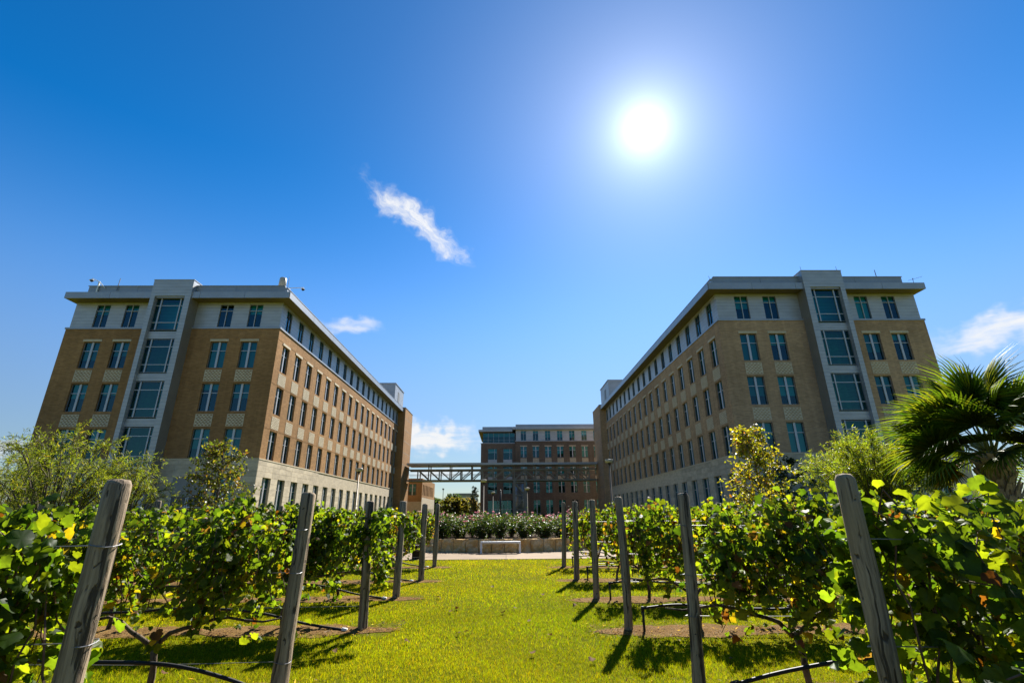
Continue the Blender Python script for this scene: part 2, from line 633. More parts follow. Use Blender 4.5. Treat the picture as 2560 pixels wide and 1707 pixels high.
def holed(mb, axis, c, u0, u1, v0, v1, holes, depth):
    """flat wall with rectangular openings and reveals. axis 'y': plane y=c, u=x; axis 'x': plane x=c, u=y. depth is signed, into the wall"""
    us = sorted({round(q, 4) for q in [u0, u1]+[h[0] for h in holes]+[h[1] for h in holes] if u0-1e-4 <= q <= u1+1e-4})
    vs = sorted({round(q, 4) for q in [v0, v1]+[h[2] for h in holes]+[h[3] for h in holes] if v0-1e-4 <= q <= v1+1e-4})

    def P(u, v, d=0.):
        return (u, c+d, v) if axis == 'y' else (c+d, u, v)
    for i in range(len(us)-1):
        um = (us[i]+us[i+1])/2
        run = None
        for j in range(len(vs)-1):
            vm_ = (vs[j]+vs[j+1])/2
            inside = any(h[0] < um < h[1] and h[2] < vm_ < h[3] for h in holes)
            if not inside:
                mb.add([P(us[i], vs[j]), P(us[i+1], vs[j]), P(us[i+1], vs[j+1]), P(us[i], vs[j+1])], [(0, 1, 2, 3)])
    for h in holes:
        a, b, e, f = h[:4]
        mb.add([P(a, e), P(b, e), P(b, f), P(a, f), P(a, e, depth), P(b, e, depth), P(b, f, depth), P(a, f, depth)],
               [(0, 1, 5, 4), (1, 2, 6, 5), (2, 3, 7, 6), (3, 0, 4, 7)])
    return mb

# ------------------------------------------------------------------ ground, path, planter
gb = MB()
gb.add([(-2500, -400, 0), (2500, -400, 0), (2500, 3500, 0), (-2500, 3500, 0)], [(0, 1, 2, 3)])
tag(gb.build('lawn', 'lawn'), kind='structure')

mv, mf = [], []
NX, NY = 36, 30
for j in range(NY+1):
    for i in range(NX+1):
        x = -15+30*i/NX; y = 37+28*j/NY
        ex = max(0, 1-(abs(x)/14.6)**4); ey = math.sin(math.pi*j/NY)**.7 if 0 < j < NY else 0
        mv.append((x, y, -.03+1.32*ex*ey))
for j in range(NY):
    for i in range(NX):
        a = j*(NX+1)+i
        mf.append((a, a+1, a+NX+2, a+NX+1))
tag(MB().add(mv, mf).build('lawn_rise', 'lawn', smooth=True), kind='structure')

# cross path in front of the planter: slabs with open joints over a darker bed
path = tag(MB().box(-30, 30, 19.02, 23.9, -.05, .004).build('path', 'path_joint'), kind='structure')
for i in range(20):
    x0 = -30+3*i
    piece('slab', 'path', x0+.008, x0+2.992, 19.05, 21.49, -.04, .022, path)
    piece('slab', 'path', x0+.008, x0+2.992, 21.51, 23.85, -.04, .022, path)

# round planter of rough limestone blocks
PC = Vector((-.2, 29.4, 0)); PR = 7.05
wall = thing('retaining_wall', 'low curved wall of rough buff limestone blocks behind the white bench', 'stone wall')
rng = random.Random(5)
NB = 34
a0 = -math.pi/2-1.25
bw = 2.5/NB*1.08
for i in range(NB):
    am = a0+2.7*(i+.5)/NB
    wdt = 2.7/NB*PR-.022
    h = .53+rng.uniform(-.012, .012)
    dpt = .42
    # rough front: grid of jittered points
    b = MB(); nx, nz = 7, 5
    idx = {}
    for z in range(nz+1):
        for x in range(nx+1):
            ed = (x in (0, nx)) or (z in (0, nz))
            yy = rng.uniform(-.022, .016) if not ed else rng.uniform(.0, .022)
            idx[(x, z)] = len(b.v)
            b.v.append((-wdt/2+wdt*x/nx+(0 if x in (0, nx) else rng.uniform(-.02, .02)), yy, h*z/nz+(rng.uniform(-.012, .006) if z == nz else 0)))
    for z in range(nz):
        for x in range(nx):
            b.f.append((idx[x, z], idx[x+1, z], idx[x+1, z+1], idx[x, z+1]))
    k = len(b.v)
    b.v += [(-wdt/2, dpt, 0), (wdt/2, dpt, 0), (wdt/2, dpt, h), (-wdt/2, dpt, h)]
    top = [idx[x, nz] for x in range(nx+1)]
    b.f.append(tuple(top)+(k+2, k+3))
    b.f.append(tuple(idx[nx, z] for z in range(nz+1))+(k+2, k+1))
    b.f.append(tuple(idx[0, z] for z in range(nz, -1, -1))+(k, k+3))
    b.f.append((k+1, k, k+3, k+2))
    o = b.build('stone_block', 'block', wall)
    o.location = PC+Vector((math.cos(am)*PR, math.sin(am)*PR, .0))
    o.rotation_euler = (0, 0, am+math.pi/2)
b = MB()
n = 48
b.add([(PC.x+math.cos(2*math.pi*i/n)*(PR-.3), PC.y+math.sin(2*math.pi*i/n)*(PR-.3), .46) for i in range(n)]+[(PC.x, PC.y, .50)],
      [(i, (i+1) % n, n) for i in range(n)])
tag(b.build('planter_soil', 'soil'), kind='structure')

# ------------------------------------------------------------------ windows
def wtype(w, h, vb, hb, bor=.05, mat='frame', proud=.03):
    """vb: [(centre x, width)], hb: [(centre z, width)]. Returns meshes shared by all copies"""
    fr = MB()
    bd = MB()
    bd.box(-w/2, -w/2+bor, 0, .09, 0, h); bd.box(w/2-bor, w/2, 0, .09, 0, h)
    cols = []; x = -w/2+bor
    for (cx, cw) in vb:
        fr.box(cx-cw/2, cx+cw/2, -proud, .09, 0, h)
        cols.append((x, cx-cw/2)); x = cx+cw/2
    cols.append((x, w/2-bor))
    zs = []; z = bor
    for (cz, cw) in hb:
        zs.append((z, cz-cw/2)); z = cz+cw/2
    zs.append((z, h-bor))
    panes = []
    for (xa, xb) in cols:
        bd.box(xa, xb, 0.002, .088, 0.001, bor); bd.box(xa, xb, 0.002, .088, h-bor, h-.001)
        for (cz, cw) in hb:
            fr.box(xa, xb, 0.002, .088, cz-cw/2, cz+cw/2)
        for (za, zb) in zs:
            panes.append(((xa, xb), (za, zb)))
    def quad(l, y=.05):
        q = MB()
        for (xa, xb), (za, zb) in l:
            q.add([(xa, y, za), (xb, y, za), (xb, y, zb), (xa, y, zb)], [(0, 1, 2, 3)])
        return q
    T = dict(frame=fr.mesh('window', mat), border=bd.mesh('border', 'border'), panes=[quad([p]).mesh('pane', 'glass') for p in panes],
             pane_all=quad(panes).mesh('pane', 'glass'))
    T['blinds'] = []
    for k in (.22, .40, .52, .68, .99):
        T['blinds'].append(quad([((-w/2+.02, w/2-.02), (h*(1-k)+.01, h-.02))], .17).mesh('blind', 'blind'))
    return T


WT = dict(
    brick=wtype(1.40, 2.34, [(0, .17)], [(1.55, .05)]),
    top=wtype(1.17, 2.15, [(0, .05)], [(1.58, .05)], .045),
    side=wtype(1.37, 2.34, [(0, .16)], [(1.55, .05)]),
    top_side=wtype(1.13, 2.10, [(0, .045)], [(1.54, .045)], .045, 'frame_d', 0.02),
    ground=wtype(1.48, 3.59, [(0, .17)], [(2.75, .05), (.9, .05)]),
    tower=wtype(2.57, 2.92, [(-.82, .09), (.82, .09)], [(.68, .06), (2.24, .06)], .05),
    wide=wtype(2.0, 2.35, [(.45, .07)], [(1.6, .05)]),
    strip=wtype(7.05, 2.14, [(-2.35, .05), (-1.17, .05), (0, .05), (1.17, .05), (2.35, .05)], [(.55, .02)], .05),
    narrow=wtype(1.0, 2.1, [(0, .08)], [], .05, 'frame_d'),
)
_wr = random.Random(11)


def window(parent, kind, x, y, z, rz=0., fine=True, blind=True, name='window'):
    T = WT[kind]
    o = ob(name, T['frame'], parent, (x, y, z), rz)
    ob('border', T['border'], o)
    if fine:
        for pm in T['panes']: ob('pane', pm, o)
    else:
        ob('pane', T['pane_all'], o)
    if blind and _wr.random() < .93:
        ob('blind', T['blinds'][_wr.choice([0, 1, 1, 2, 3, 3, 4, 4])], o)
    return o


# pierced precast panel below the windows
pb = MB()
slots = []
for r in range(7):
    for c in range(5 if r % 2 == 0 else 4):
        cx = -.56+.28*c+(.14 if r % 2 else 0)
        cz = .10+.133*r
        slots.append((cx-.078, cx+.078, cz-.040, cz+.040))
holed(pb, 'y', 0, -.70, .70, 0, 1.0, slots, .06)
pb.box(-.70, .70, .061, .075, 0, 1.0)
PANEL = pb.mesh('patterned_panel', 'precast')
sb = MB()
for h in slots: sb.box(h[0]-.004, h[1]+.004, .05, .0605, h[2]-.004, h[3]+.004)
SLOTS = sb.mesh('slot_lining', 'slot')


def panel(parent, x, y, z, rz=0., fine=True):
    o = ob('patterned_panel', PANEL, parent, (x, y, z), rz)
    ob('slot_lining', SLOTS, o)


Z_ST, Z_BR = 5.84, 16.90
FLOORS = [(5.92, 8.26), (9.68, 12.02), (13.37, 15.71)]
G0, G1 = .898, 4.488


def academic_building(label, xi, s, yf, width, brick, sc):
    """five storeys: stone base, three brick floors, metal top floor under a broad eave, a glazed bay on the front"""
    B = thing('academic_building', label, 'building')
    X = lambda o: xi+s*o
    xo = X(width)
    ye = yf+49.3
    rz_side = math.pi/2 if s < 0 else -math.pi/2
    fw = [2.43*sc, 5.0*sc, 13.3*sc, 15.8*sc]
    t0, t1 = 7.6*sc, 7.6*sc+3.45
    lo, hi = min(xi, xo), max(xi, xo)
    bays = [yf+1.78+2.75*k for k in range(18)]
    # --- brick
    mb = MB()
    holes = [(X(o)-.70, X(o)+.70, a, b_) for o in fw for (a, b_) in FLOORS]
    holed(mb, 'y', yf, lo, hi, Z_ST, Z_BR, holes, .24)
    holes = [(y-.685, y+.685, a, b_) for y in bays for (a, b_) in FLOORS]
    holed(mb, 'x', xi, yf, ye, Z_ST, Z_BR, holes, .24*s)
    mb.add([(xo, yf, Z_ST), (xo, ye, Z_ST), (xo, ye, Z_BR), (xo, yf, Z_BR)], [(0, 1, 2, 3)])
    mb.add([(xi, ye, Z_ST), (xo, ye, Z_ST), (xo, ye, Z_BR), (xi, ye, Z_BR)], [(0, 1, 2, 3)])
    mb.build('brick_wall', brick, B)
    # --- stone base
    mb = MB()
    g_front = [(X(o)-.74, X(o)+.74, G0, G1) for o in (fw[0], fw[2], fw[3])]
    door = (X(5.0*sc)-1.35, X(5.0*sc)+1.35, 0., G1)
    holed(mb, 'y', yf, lo, hi, 0, Z_ST, g_front, .26)
    g_side = [(y-.74, y+.74, G0, G1) for y in bays]
    holed(mb, 'x', xi, yf, ye, 0, Z_ST, g_side, .26*s)
    mb.add([(xo, yf, 0), (xo, ye, 0), (xo, ye, Z_ST), (xo, yf, Z_ST)], [(0, 1, 2, 3)])
    SW = mb.build('stone_wall', 'stone' if True else 'joint', B)
    # blocks of the base, coursed, 3 cm proud of the wall
    ch = Z_ST/13
    rg = random.Random(int(abs(xi)*10))

    def course(u0, u1, openings, put):
        for r in range(13):
            za, zb = r*ch, (r+1)*ch
            cuts = sorted([(h[0], h[1]) for h in openings if h[2] < zb-.02 and h[3] > za+.02])
            free = []; a = u0
            for (p_, q_) in cuts:
                if p_ > a+.05: free.append((a, p_))
                a = max(a, q_)
            if a < u1-.05: free.append((a, u1))
            for (p_, q_) in free:
                n_ = max(1, round((q_-p_)/1.25)); L = (q_-p_)/n_
                off = rg.uniform(-.25, .25)*L if n_ > 1 else 0
                ed = [p_]+[p_+L*k+off for k in range(1, n_)]+[q_]
                for k in range(n_):
                    put(ed[k]+.006, ed[k+1]-.006, za+.006, min(zb, Z_ST-.045)-.006)
    fr_open = g_front+[door]+[(min(X(t0), X(t1))-.02, max(X(t0), X(t1))+.02, 0, 9)]
    course(lo-.03, hi+.03, fr_open, lambda a, b_, c, d: piece('stone_block', 'stone', a, b_, yf-.03, yf-.002, c, d, SW))
    course(yf+.01, yf+13.1, g_side, lambda a, b_, c, d: piece('stone_block', 'stone', xi-s*.03, xi-s*.002, a, b_, c, d, SW))
    # --- metal top storey
    mb = MB()
    holed(mb, 'y', yf+.14, min(X(.14), xo-s*.14), max(X(.14), xo-s*.14), Z_BR+.1, 19.42,
          [(X(o)-.585, X(o)+.585, 17.06, 19.21) for o in fw], .16)
    holed(mb, 'x', xi+s*.14, yf+.14, ye, Z_BR+.1, 19.42, [(y-.565, y+.565, 17.08, 19.18) for y in bays], .16*s)
    xq = xo-s*.14
    mb.add([(xq, yf+.14, 17), (xq, ye, 17), (xq, ye, 19.42), (xq, yf+.14, 19.42)], [(0, 1, 2, 3)])
    mb.build('metal_wall', 'siding', B)
    lb = MB()
    lb.box(X(-.07), xo+s*.05, yf-.07, yf+.30, Z_BR-.02, Z_BR+.13)
    lb.box(X(-.07), X(.30), yf+.301, ye, Z_BR-.02, Z_BR+.13)
    lb.build('ledge', 'metal', B)
    lb = MB()
    lb.box(X(-.055), xo+s*.04, yf-.055, yf+.05, Z_ST-.04, Z_ST+.05)
    lb.box(X(-.055), X(.05), yf+.051, ye, Z_ST-.04, Z_ST+.05)
    lb.build('stone_band', 'precast', B)
    for zb_ in (8.34, 12.09, 15.95):
        q = MB()
        q.box(X(-.012), xo, yf-.012, yf-.001, zb_, zb_+.05)
        q.box(X(-.012), X(-.001), yf-.001, ye, zb_, zb_+.05)
        q.build('brick_band', brick, B)
    # --- eave, fascia panels, parapet
    ov = .8
    mb = MB()
    mb.box(X(-ov), xo+s*.12, yf-.90, ye+.7, 19.42, 19.95)
    mb.build('eave', 'soffit', B)
    fx0, fx1 = X(-ov), xo+s*.12
    npan = 5
    cuts = [fx0+(fx1-fx0)*k/npan for k in range(npan+1)]
    for k in range(npan):
        a, b_ = sorted((cuts[k], cuts[k+1]))
        piece('fascia_panel', 'metal', a+.012, b_-.012, yf-.945, yf-.902, 19.40, 19.98, B)
    for k in range(9):
        ya = yf-.90+k*(50.9/9)
        piece('fascia_panel', 'metal', X(-ov)-s*.045, X(-ov)-s*.002, ya+.012, ya+50.9/9-.012, 19.40, 19.98, B)
    mb = MB()
    mb.box(X(-.35), X(-.15), yf-.5, ye+.4, 19.952, 20.50)
    mb.box(xo-s*1.55, xo-s*1.351, yf-.299, ye, 19.952, 20.72)
    mb.build('parapet', 'metal', B)
    px0, px1 = X(-.149), xo-s*1.35
    for k in range(4):
        a_, c_k = sorted((px0+(px1-px0)*k/4, px0+(px1-px0)*(k+1)/4))
        piece('parapet_panel', 'parapet', a_+.01, c_k-.01, yf-.5, yf-.3, 19.952, 20.72, B)
    mb = MB()
    mb.box(X(-.40), X(-.10), yf-.55, ye+.45, 20.501, 20.55)
    mb.box(X(-.099), xo-s*1.30, yf-.56, yf-.25, 20.721, 20.775)
    mb.build('coping', 'metal', B)
    MB().box(X(-.14), xo-s*1.56, yf-.29, ye, 19.96, 20.1).build('roof', 'roofing', B)
    # --- glazed bay
    yt = yf-1.07
    mb = MB()
    a, b_ = sorted((X(t0), X(t1)))
    oa, ob_ = sorted((X(t0+.50), X(t0+3.07)))
    holed(mb, 'y', yt, a, b_, 0, 21.05, [(oa, ob_, .5, 19.54)], .42)
    tops = [(1.35, 4.5), (5.22, 8.30), (8.94, 12.04), (12.68, 15.72), (16.36, 19.54)]
    for k in range(4):
        mb.box(oa+.002, ob_-.002, yt+.30, yt+.46, tops[k][1]+.0, tops[k+1][0])
    mb.box(oa+.002, ob_-.002, yt+.30, yt+.46, .5, tops[0][0])
    mb.box(a-.03, b_+.03, yt-.03, yf+1.4, 21.051, 21.10)
    T = mb.build('glazed_bay', 'siding', B)
    mb = MB()
    for xx in (a, b_):
        mb.add([(xx, yt, 0), (xx, yf+1.4, 0), (xx, yf+1.4, 19.42), (xx, yt, 19.42)], [(0, 1, 2, 3)])
    mb.build('bay_side_shaded', 'metal_d', B)  # below the eave the bay sides take a darker metal, painting in their shade
    mb = MB()
    for xx in (a, b_):
        mb.add([(xx, yt, 19.42), (xx, yf+1.4, 19.42), (xx, yf+1.4, 21.05), (xx, yt, 21.05)], [(0, 1, 2, 3)])
    mb.add([(a, yf+1.4, 19.9), (b_, yf+1.4, 19.9), (b_, yf+1.4, 21.05), (a, yf+1.4, 21.05)], [(0, 1, 2, 3)])
    mb.build('bay_head', 'metal', B)
    for (za, zb) in tops:
        window(B, 'tower', (oa+ob_)/2, yt+.33, za+((zb-za)-2.92)/2+.02, 0, True, False, 'bay_window')
    # --- windows
    for o in fw:
        for (za, zb) in FLOORS:
            window(B, 'brick', X(o), yf+.15, za)
        window(B, 'top', X(o), yf+.14+.06, 17.06)
        for zz in (12.19, 8.44):
            panel(B, X(o), yf-.022, zz)
        piece('lintel', 'precast', X(o)-.79, X(o)+.79, yf-.04, yf+.12, 15.735, 15.93, B)
    for o in (fw[0], fw[2], fw[3]):
        window(B, 'ground', X(o), yf+.15, G0)
    # entrance
    d = MB()
    d.box(door[0], door[1], yf-.10, yf-.004, 3.0, 4.46)
    d.build('door_canopy', 'metal_d', B)
    d = MB()
    for (xa, xb) in ((door[0]+.05, door[0]+1.32), (door[1]-1.32, door[1]-.05)):
        d.box(xa, xa+.08, yf-.07, yf-.002, 0, 2.98); d.box(xb-.08, xb, yf-.07, yf-.002, 0, 2.98)
        d.box(xa+.081, xb-.081, yf-.068, yf-.004, 2.2, 2.28); d.box(xa+.081, xb-.081, yf-.068, yf-.004, .02, .25)
    D_ = d.build('door', 'frame', B)
    q = MB(); q.box(door[0]+.1, door[1]-.1, yf-.03, yf-.005, .02, 2.97)
    q.build('pane', 'frame_d', D_)
    for k, y in enumerate(bays):
        fine = k < 8
        for (za, zb) in FLOORS:
            window(B, 'side', X(.15), y, za, rz_side, fine)
        window(B, 'top_side', X(.14+.06), y, 17.08, rz_side, fine)
        window(B, 'ground', X(.15), y, G0, rz_side, fine)
        for zz in (12.19, 8.44):
            panel(B, X(-.022), y, zz, rz_side)
        piece('lintel', 'precast', X(-.04), X(.12), y-.78, y+.78, 15.735, 15.93, B)
    # dark rooms behind the glass
    MB().box(X(.95), xo-s*.5, yf+.95, ye-.5, .1, 19.4).build('interior', 'dark', B)
    # --- brick stair tower at the far end, penthouse on the roof
    xt = X(-1.2) if s < 0 else X(-1.0)
    mb = MB()
    mb.box(xt, X(7), ye-.02, ye+7.0, 0, 20.2)
    mb.build('stair_tower', brick, B)
    q = MB()
    for k in range(9):
        zz = 1.9+k*2.05
        q.box(xt-s*.006, xt-s*.001, ye+.02, ye+6.98, zz, zz+.07)
    q.build('joint_line', 'joint', B)
    MB().box(xt-s*.05, X(7), ye-.07, ye+7.05, 20.201, 20.32).build('coping', 'metal', B)
    mb = MB(); mb.box(X(.25), X(4.2), ye-3.2, ye+4.2, 20.0, 24.0)
    P_ = mb.build('penthouse', 'louver', B)
    MB().box(X(.248), X(.20), ye-.6, ye+.7, 21.2, 23.0).build('louver', 'metal_d', P_)
    MB().box(X(.15), X(4.3), ye-3.3, ye+4.3, 24.001, 24.12).build('coping', 'metal', P_)
    return B


academic_building('five storey tan brick building left of the lawn, its long side sunlit', -19.6, -1, 39.94, 18.4, 'brick_l', 1.0)
academic_building('five storey tan brick building right of the lawn, its long side shaded', 18.02, 1, 38.29, 17.7, 'brick_r_flare', .962)

# ------------------------------------------------------------------ building across the end of the court
CB = thing('academic_building', 'brown brick five storey building beyond the footbridge', 'building')
yc = 110.
mb = MB()
LW = [-2.93, .43]
RW = [3.93+2.7*k for k in range(7)]
lf = [(12.97, 15.33), (9.27, 11.6), (5.80, 8.15)]
holed(mb, 'y', yc, -5.5, 2.14, 0, 16.45, [(x-1.0, x+1.0, a-(.95 if i < 2 else 0), b) for x in LW for i, (a, b) in enumerate(lf)]+[(-3.85, 1.45, .2, 4.46)], .25)
holed(mb, 'y', yc-.5, 2.14, 24, 0, 16.85, [(x-.70, x+.70, a, b) for x in RW for (a, b) in FLOORS]+[(x-.74, x+.74, G0, G1) for x in RW], .25)
mb.add([(2.14, yc-.5, 0), (2.14, yc, 0), (2.14, yc, 16.85), (2.14, yc-.5, 16.85)], [(0, 1, 2, 3)])
mb.add([(-5.5, yc, 0), (-5.5, yc+16, 0), (-5.5, yc+16, 16.45), (-5.5, yc, 16.45)], [(0, 1, 2, 3)])
mb.build('brick_wall', 'brick_d_shaded', CB)
mb = MB()
holed(mb, 'y', yc-.4, 2.24, 24, 16.9, 19.4, [(x-.585, x+.585, 17.0, 19.15) for x in RW], .15)
mb.add([(2.24, yc-.4, 16.9), (2.24, yc+5, 16.9), (2.24, yc+5, 19.4), (2.24, yc-.4, 19.4)], [(0, 1, 2, 3)])
mb.build('metal_wall', 'siding', CB)
MB().box(2.05, 24, yc-.58, yc-.2, 16.85, 16.97).build('ledge', 'metal', CB)
MB().box(-5.6, 2.04, yc-.08, yc+.3, 16.45, 16.58).build('ledge', 'metal', CB)
MB().box(1.48, 24, yc-1.3, yc+15, 19.4, 19.96).build('eave', 'metal', CB)
MB().box(-6.05, 1.47, yc-1.0, yc+15, 18.95, 19.40).build('eave', 'metal', CB)
MB().box(-6.0, 1.47, yc-.95, yc+14.9, 18.90, 18.949).build('soffit', 'soffit', CB)
MB().box(2.2, 24, yc-.8, yc-.5, 19.961, 20.55).build('parapet', 'metal', CB)
MB().box(-5.2, 1.47, yc-.4, yc-.1, 19.401, 20.1).build('parapet', 'metal', CB)
window(CB, 'strip', -1.55, yc+.05, 16.65, 0, True, True)
for x in LW:
    for i, (a, b) in enumerate(lf):
        window(CB, 'wide', x, yc+.12, a, 0, True)
        if i < 2: piece('spandrel', 'siding', x-.99, x+.99, yc+.10, yc+.24, a-.94, a-.002, CB)
for x in RW:
    for (a, b) in FLOORS: window(CB, 'brick', x, yc-.36, a)
    window(CB, 'top', x, yc-.34, 17.0)
    window(CB, 'ground', x, yc-.36, G0)
    for zz in (12.19, 8.44):
        for k in range(6): piece('rib', 'precast', x-.68+.235*k, x-.68+.235*k+.16, yc-.53, yc-.501, zz, zz+1.0, CB)
    piece('lintel', 'precast', x-.79, x+.79, yc-.54, yc-.38, 15.735, 15.93, CB)
d = MB()
for k in range(6):
    d.box(-3.85+1.06*k-.03, -3.85+1.06*k+.03, yc+.05, yc+.12, .2, 4.46)
d.box(-3.85, 1.45, yc+.121, yc+.16, 2.6, 2.68)
E_ = d.build('entrance_frame', 'frame', CB)
for k in range(5):
    q = MB().box(-3.81+1.06*k, -2.83+1.06*k, yc+.165, yc+.17, .25, 4.4).build('pane', 'glass', E_)
MB().box(-5.2, 23.5, yc+1.0, yc+15, .1, 19.3).build('interior', 'dark', CB)

# low two storey wing at the far left
SB = thing('low_building', 'low two storey brick and limestone wing beyond the left building', 'building')
xs, y0, y1 = -17.2, 105., 123.5
mb = MB()
sw = [105.9+2.0*k+.55 for k in range(8)]
holed(mb, 'y', y0, -26, xs, 4.2, 8.75, [(-20.0, -18.4, 5.45, 7.65)], .25)
holed(mb, 'x', xs, y0, y1, 5.0, 8.75, [(y-.5, y+.5, 5.5, 7.6) for y in sw], -.25)
mb.add([(-26, y0, 8.75), (xs, y0, 8.75), (xs, y1, 8.75), (-26, y1, 8.75)], [(0, 1, 2, 3)])
mb.build('brick_wall', 'brick_l', SB)
mb = MB()
mb.add([(-26, y0-.02, 0), (xs+.02, y0-.02, 0), (xs+.02, y0-.02, 4.2), (-26, y0-.02, 4.2)], [(0, 1, 2, 3)])
holed(mb, 'x', xs+.02, y0-.02, y1, 0, 5.0, [(y-.5, y+.5, .8, 2.9) for y in sw], -.25)
mb.build('stone_wall', 'stone', SB)
for y in sw:
    window(SB, 'narrow', xs-.15, y, 5.5, math.pi/2, False)
    window(SB, 'narrow', xs-.15, y, .8, math.pi/2, False)
window(SB, 'brick', -19.2, y0+.15, 5.4, 0, True)
MB().box(-26, xs-.9, y0+.9, y1-.5, .1, 8.6).build('interior', 'dark', SB)

# ------------------------------------------------------------------ footbridge
FB = thing('footbridge', 'covered grey steel truss footbridge spanning between the two buildings', 'bridge')
BX0, BX1 = -18.2, 16.9
BYA, BYB = 93.5, 96.3
ZB, ZT = 7.45, 9.35
PITCH = 1.98
xs_ = [3.55+PITCH*k for k in range(-11, 8)]
xs_ = [x for x in xs_ if BX0 < x < BX1]
rb = MB()
rb.add([(BX0, BYA-1.1, 10.25), (BX1, BYA-1.1, 10.25), (BX1, BYB+1.1, 10.25), (BX0, BYB+1.1, 10.25),
        (BX0, BYA-1.1, 10.55), (BX1, BYA-1.1, 10.55), (BX1, BYB+1.1, 10.55), (BX0, BYB+1.1, 10.55)],
       [(0, 3, 2, 1), (4, 5, 6, 7), (0, 1, 5, 4), (1, 2, 6, 5), (2, 3, 7, 6), (3, 0, 4, 7)])
rb.build('roof', 'steel', FB)
MB().box(BX0, BX1, BYA-1.18, BYA-1.102, 10.22, 10.60).build('gutter', 'metal', FB)
MB().box(BX0, BX1, BYA+.12, BYB-.12, ZB+.02, ZB+.22).build('deck', 'metal_d', FB)
for yy in (BYA, BYB):
    MB().box(BX0, BX1, yy-.13, yy+.13, ZT, ZT+.22).build('top_chord', 'steel', FB)
    MB().box(BX0, BX1, yy-.11, yy+.11, ZB-.02, ZB+.24).build('bottom_chord', 'steel', FB)
    for i, x in enumerate(xs_):
        piece('truss_post', 'steel', x-.10, x+.10, yy-.10, yy+.10, ZB+.241, ZT-.001, FB)
        if i+1 < len(xs_):
            xn = xs_[i+1]
            up = (-11.5 < x < 3.4)
            a_, b__ = ((x+.08, ZB+.27), (xn-.08, ZT-.04)) if up else ((x+.08, ZT-.04), (xn-.08, ZB+.27))
            MB().bar((a_[0], yy, a_[1]), (b__[0], yy, b__[1]), .17, .17, (0, 1, 0)).build('truss_brace', 'steel', FB)
        if i % 2 == 1:
            piece('roof_hanger', 'steel', x-.09, x+.09, yy-.09, yy+.09, ZT+.221, 10.249, FB)
    MB().box(BX0, BX1, yy-.03+(.14 if yy == BYA else -.14), yy+.03+(.14 if yy == BYA else -.14), ZB+1.15, ZB+1.21).build('handrail', 'steel', FB)
TT = thing('truss_tower', 'grey steel lattice tower carrying the footbridge', 'bridge tower')
TX = (1.55, 3.55)
for yy in (BYA, BYB):
    for x in TX:
        piece('leg', 'steel', x-.22, x+.22, yy-.22, yy+.22, 0, ZB-.025, TT)
    for (za, zb) in ((.9, .9), (2.35, 2.35), (4.9, 4.9), (7.15, 7.15)):
        piece('cross_beam', 'steel', TX[0]+.221, TX[1]-.221, yy-.1, yy+.1, za-.1, za+.1, TT)
    MB().bar((TX[0]+.1, yy, 7.0), (TX[1]-.1, yy, 5.05), .2).build('brace', 'steel', TT)
    MB().bar((TX[0]+.1, yy, 2.5), (TX[1]-.1, yy, 4.75), .2).build('brace', 'steel', TT)
DR = thing('stair_drum', 'round grey metal drum standing behind the lattice tower', 'stair tower', (2.65, 98.6, 0))
MB().tube([(0, 0, 0), (0, 0, 7.6)], .95, 28).build('shell', 'metal', DR, True)
for z in (1.9, 3.8, 5.7, 7.6):
    MB().tube([(0, 0, z-.05), (0, 0, z+.05)], .975, 28).build('band', 'metal_d', DR)

# distant hall roof and mast
DB = thing('distant_hall', 'flat roofed grey hall far off above the trees', 'building')
MB().box(-23.2, -13.6, 230, 250, 0, 9.9).build('wall', 'metal', DB)
MB().box(-23.8, -13.0, 229, 251, 9.901, 10.8).build('roof', 'metal_d', DB)
mm = thing('light_mast', 'thin floodlight mast far off above the trees', 'mast', (-24.5, 200, 0))
MB().tube([(0, 0, 0), (0, 0, 10.9)], .13, 6).build('pole', 'steel', mm)
MB().box(-.35, .35, -.3, .3, 10.9, 11.5).build('lamp', 'steel', mm)

# ------------------------------------------------------------------ roof fittings
def roof_camera(label, p, arm, side, group=None):
    o = thing('security_camera', label, 'security camera', p)
    MB().bar((0, 0, -.35), (0, 0, .68), .10).build('bracket', 'white', o)
    e = Vector(arm)
    MB().tube([(-e.x*.9, 0, .05), (0, 0, .66), tuple(e)], .032, 6).build('arm', 'white', o)
    MB().tube([tuple(e), (e.x, e.y, e.z-.12)], .04, 6).build('stem', 'white', o)
    MB().tube([(e.x, e.y, e.z-.10), (e.x, e.y, e.z-.18)], [.10, .19], 12).build('hood', 'white', o)
    pts = [(e.x, e.y, e.z-.18-.03*k) for k in range(6)]
    MB().tube(pts, [.13, .13, .12, .10, .07, .02], 12).build('dome', 'black', o, True)


roof_camera('white camera arm on the roof edge at the far left building corner', (-35.8, 39.35, 20.46), (-.72, 0, .98), -1)
roof_camera('white camera arm on the inner roof corner beside the vent stack', (-19.85, 41.0, 20.62), (1.25, 0, .72), 1)


def rod(label, p, h, lean=(0, 0), r=.022, group='lightning rods on the roofs'):
    o = MB().tube([(0, 0, 0), (lean[0], lean[1], h)], [r, r*.7], 6).build('lightning_rod', 'galv')
    o.location = p
    tag(o, label, 'lightning rod', group)


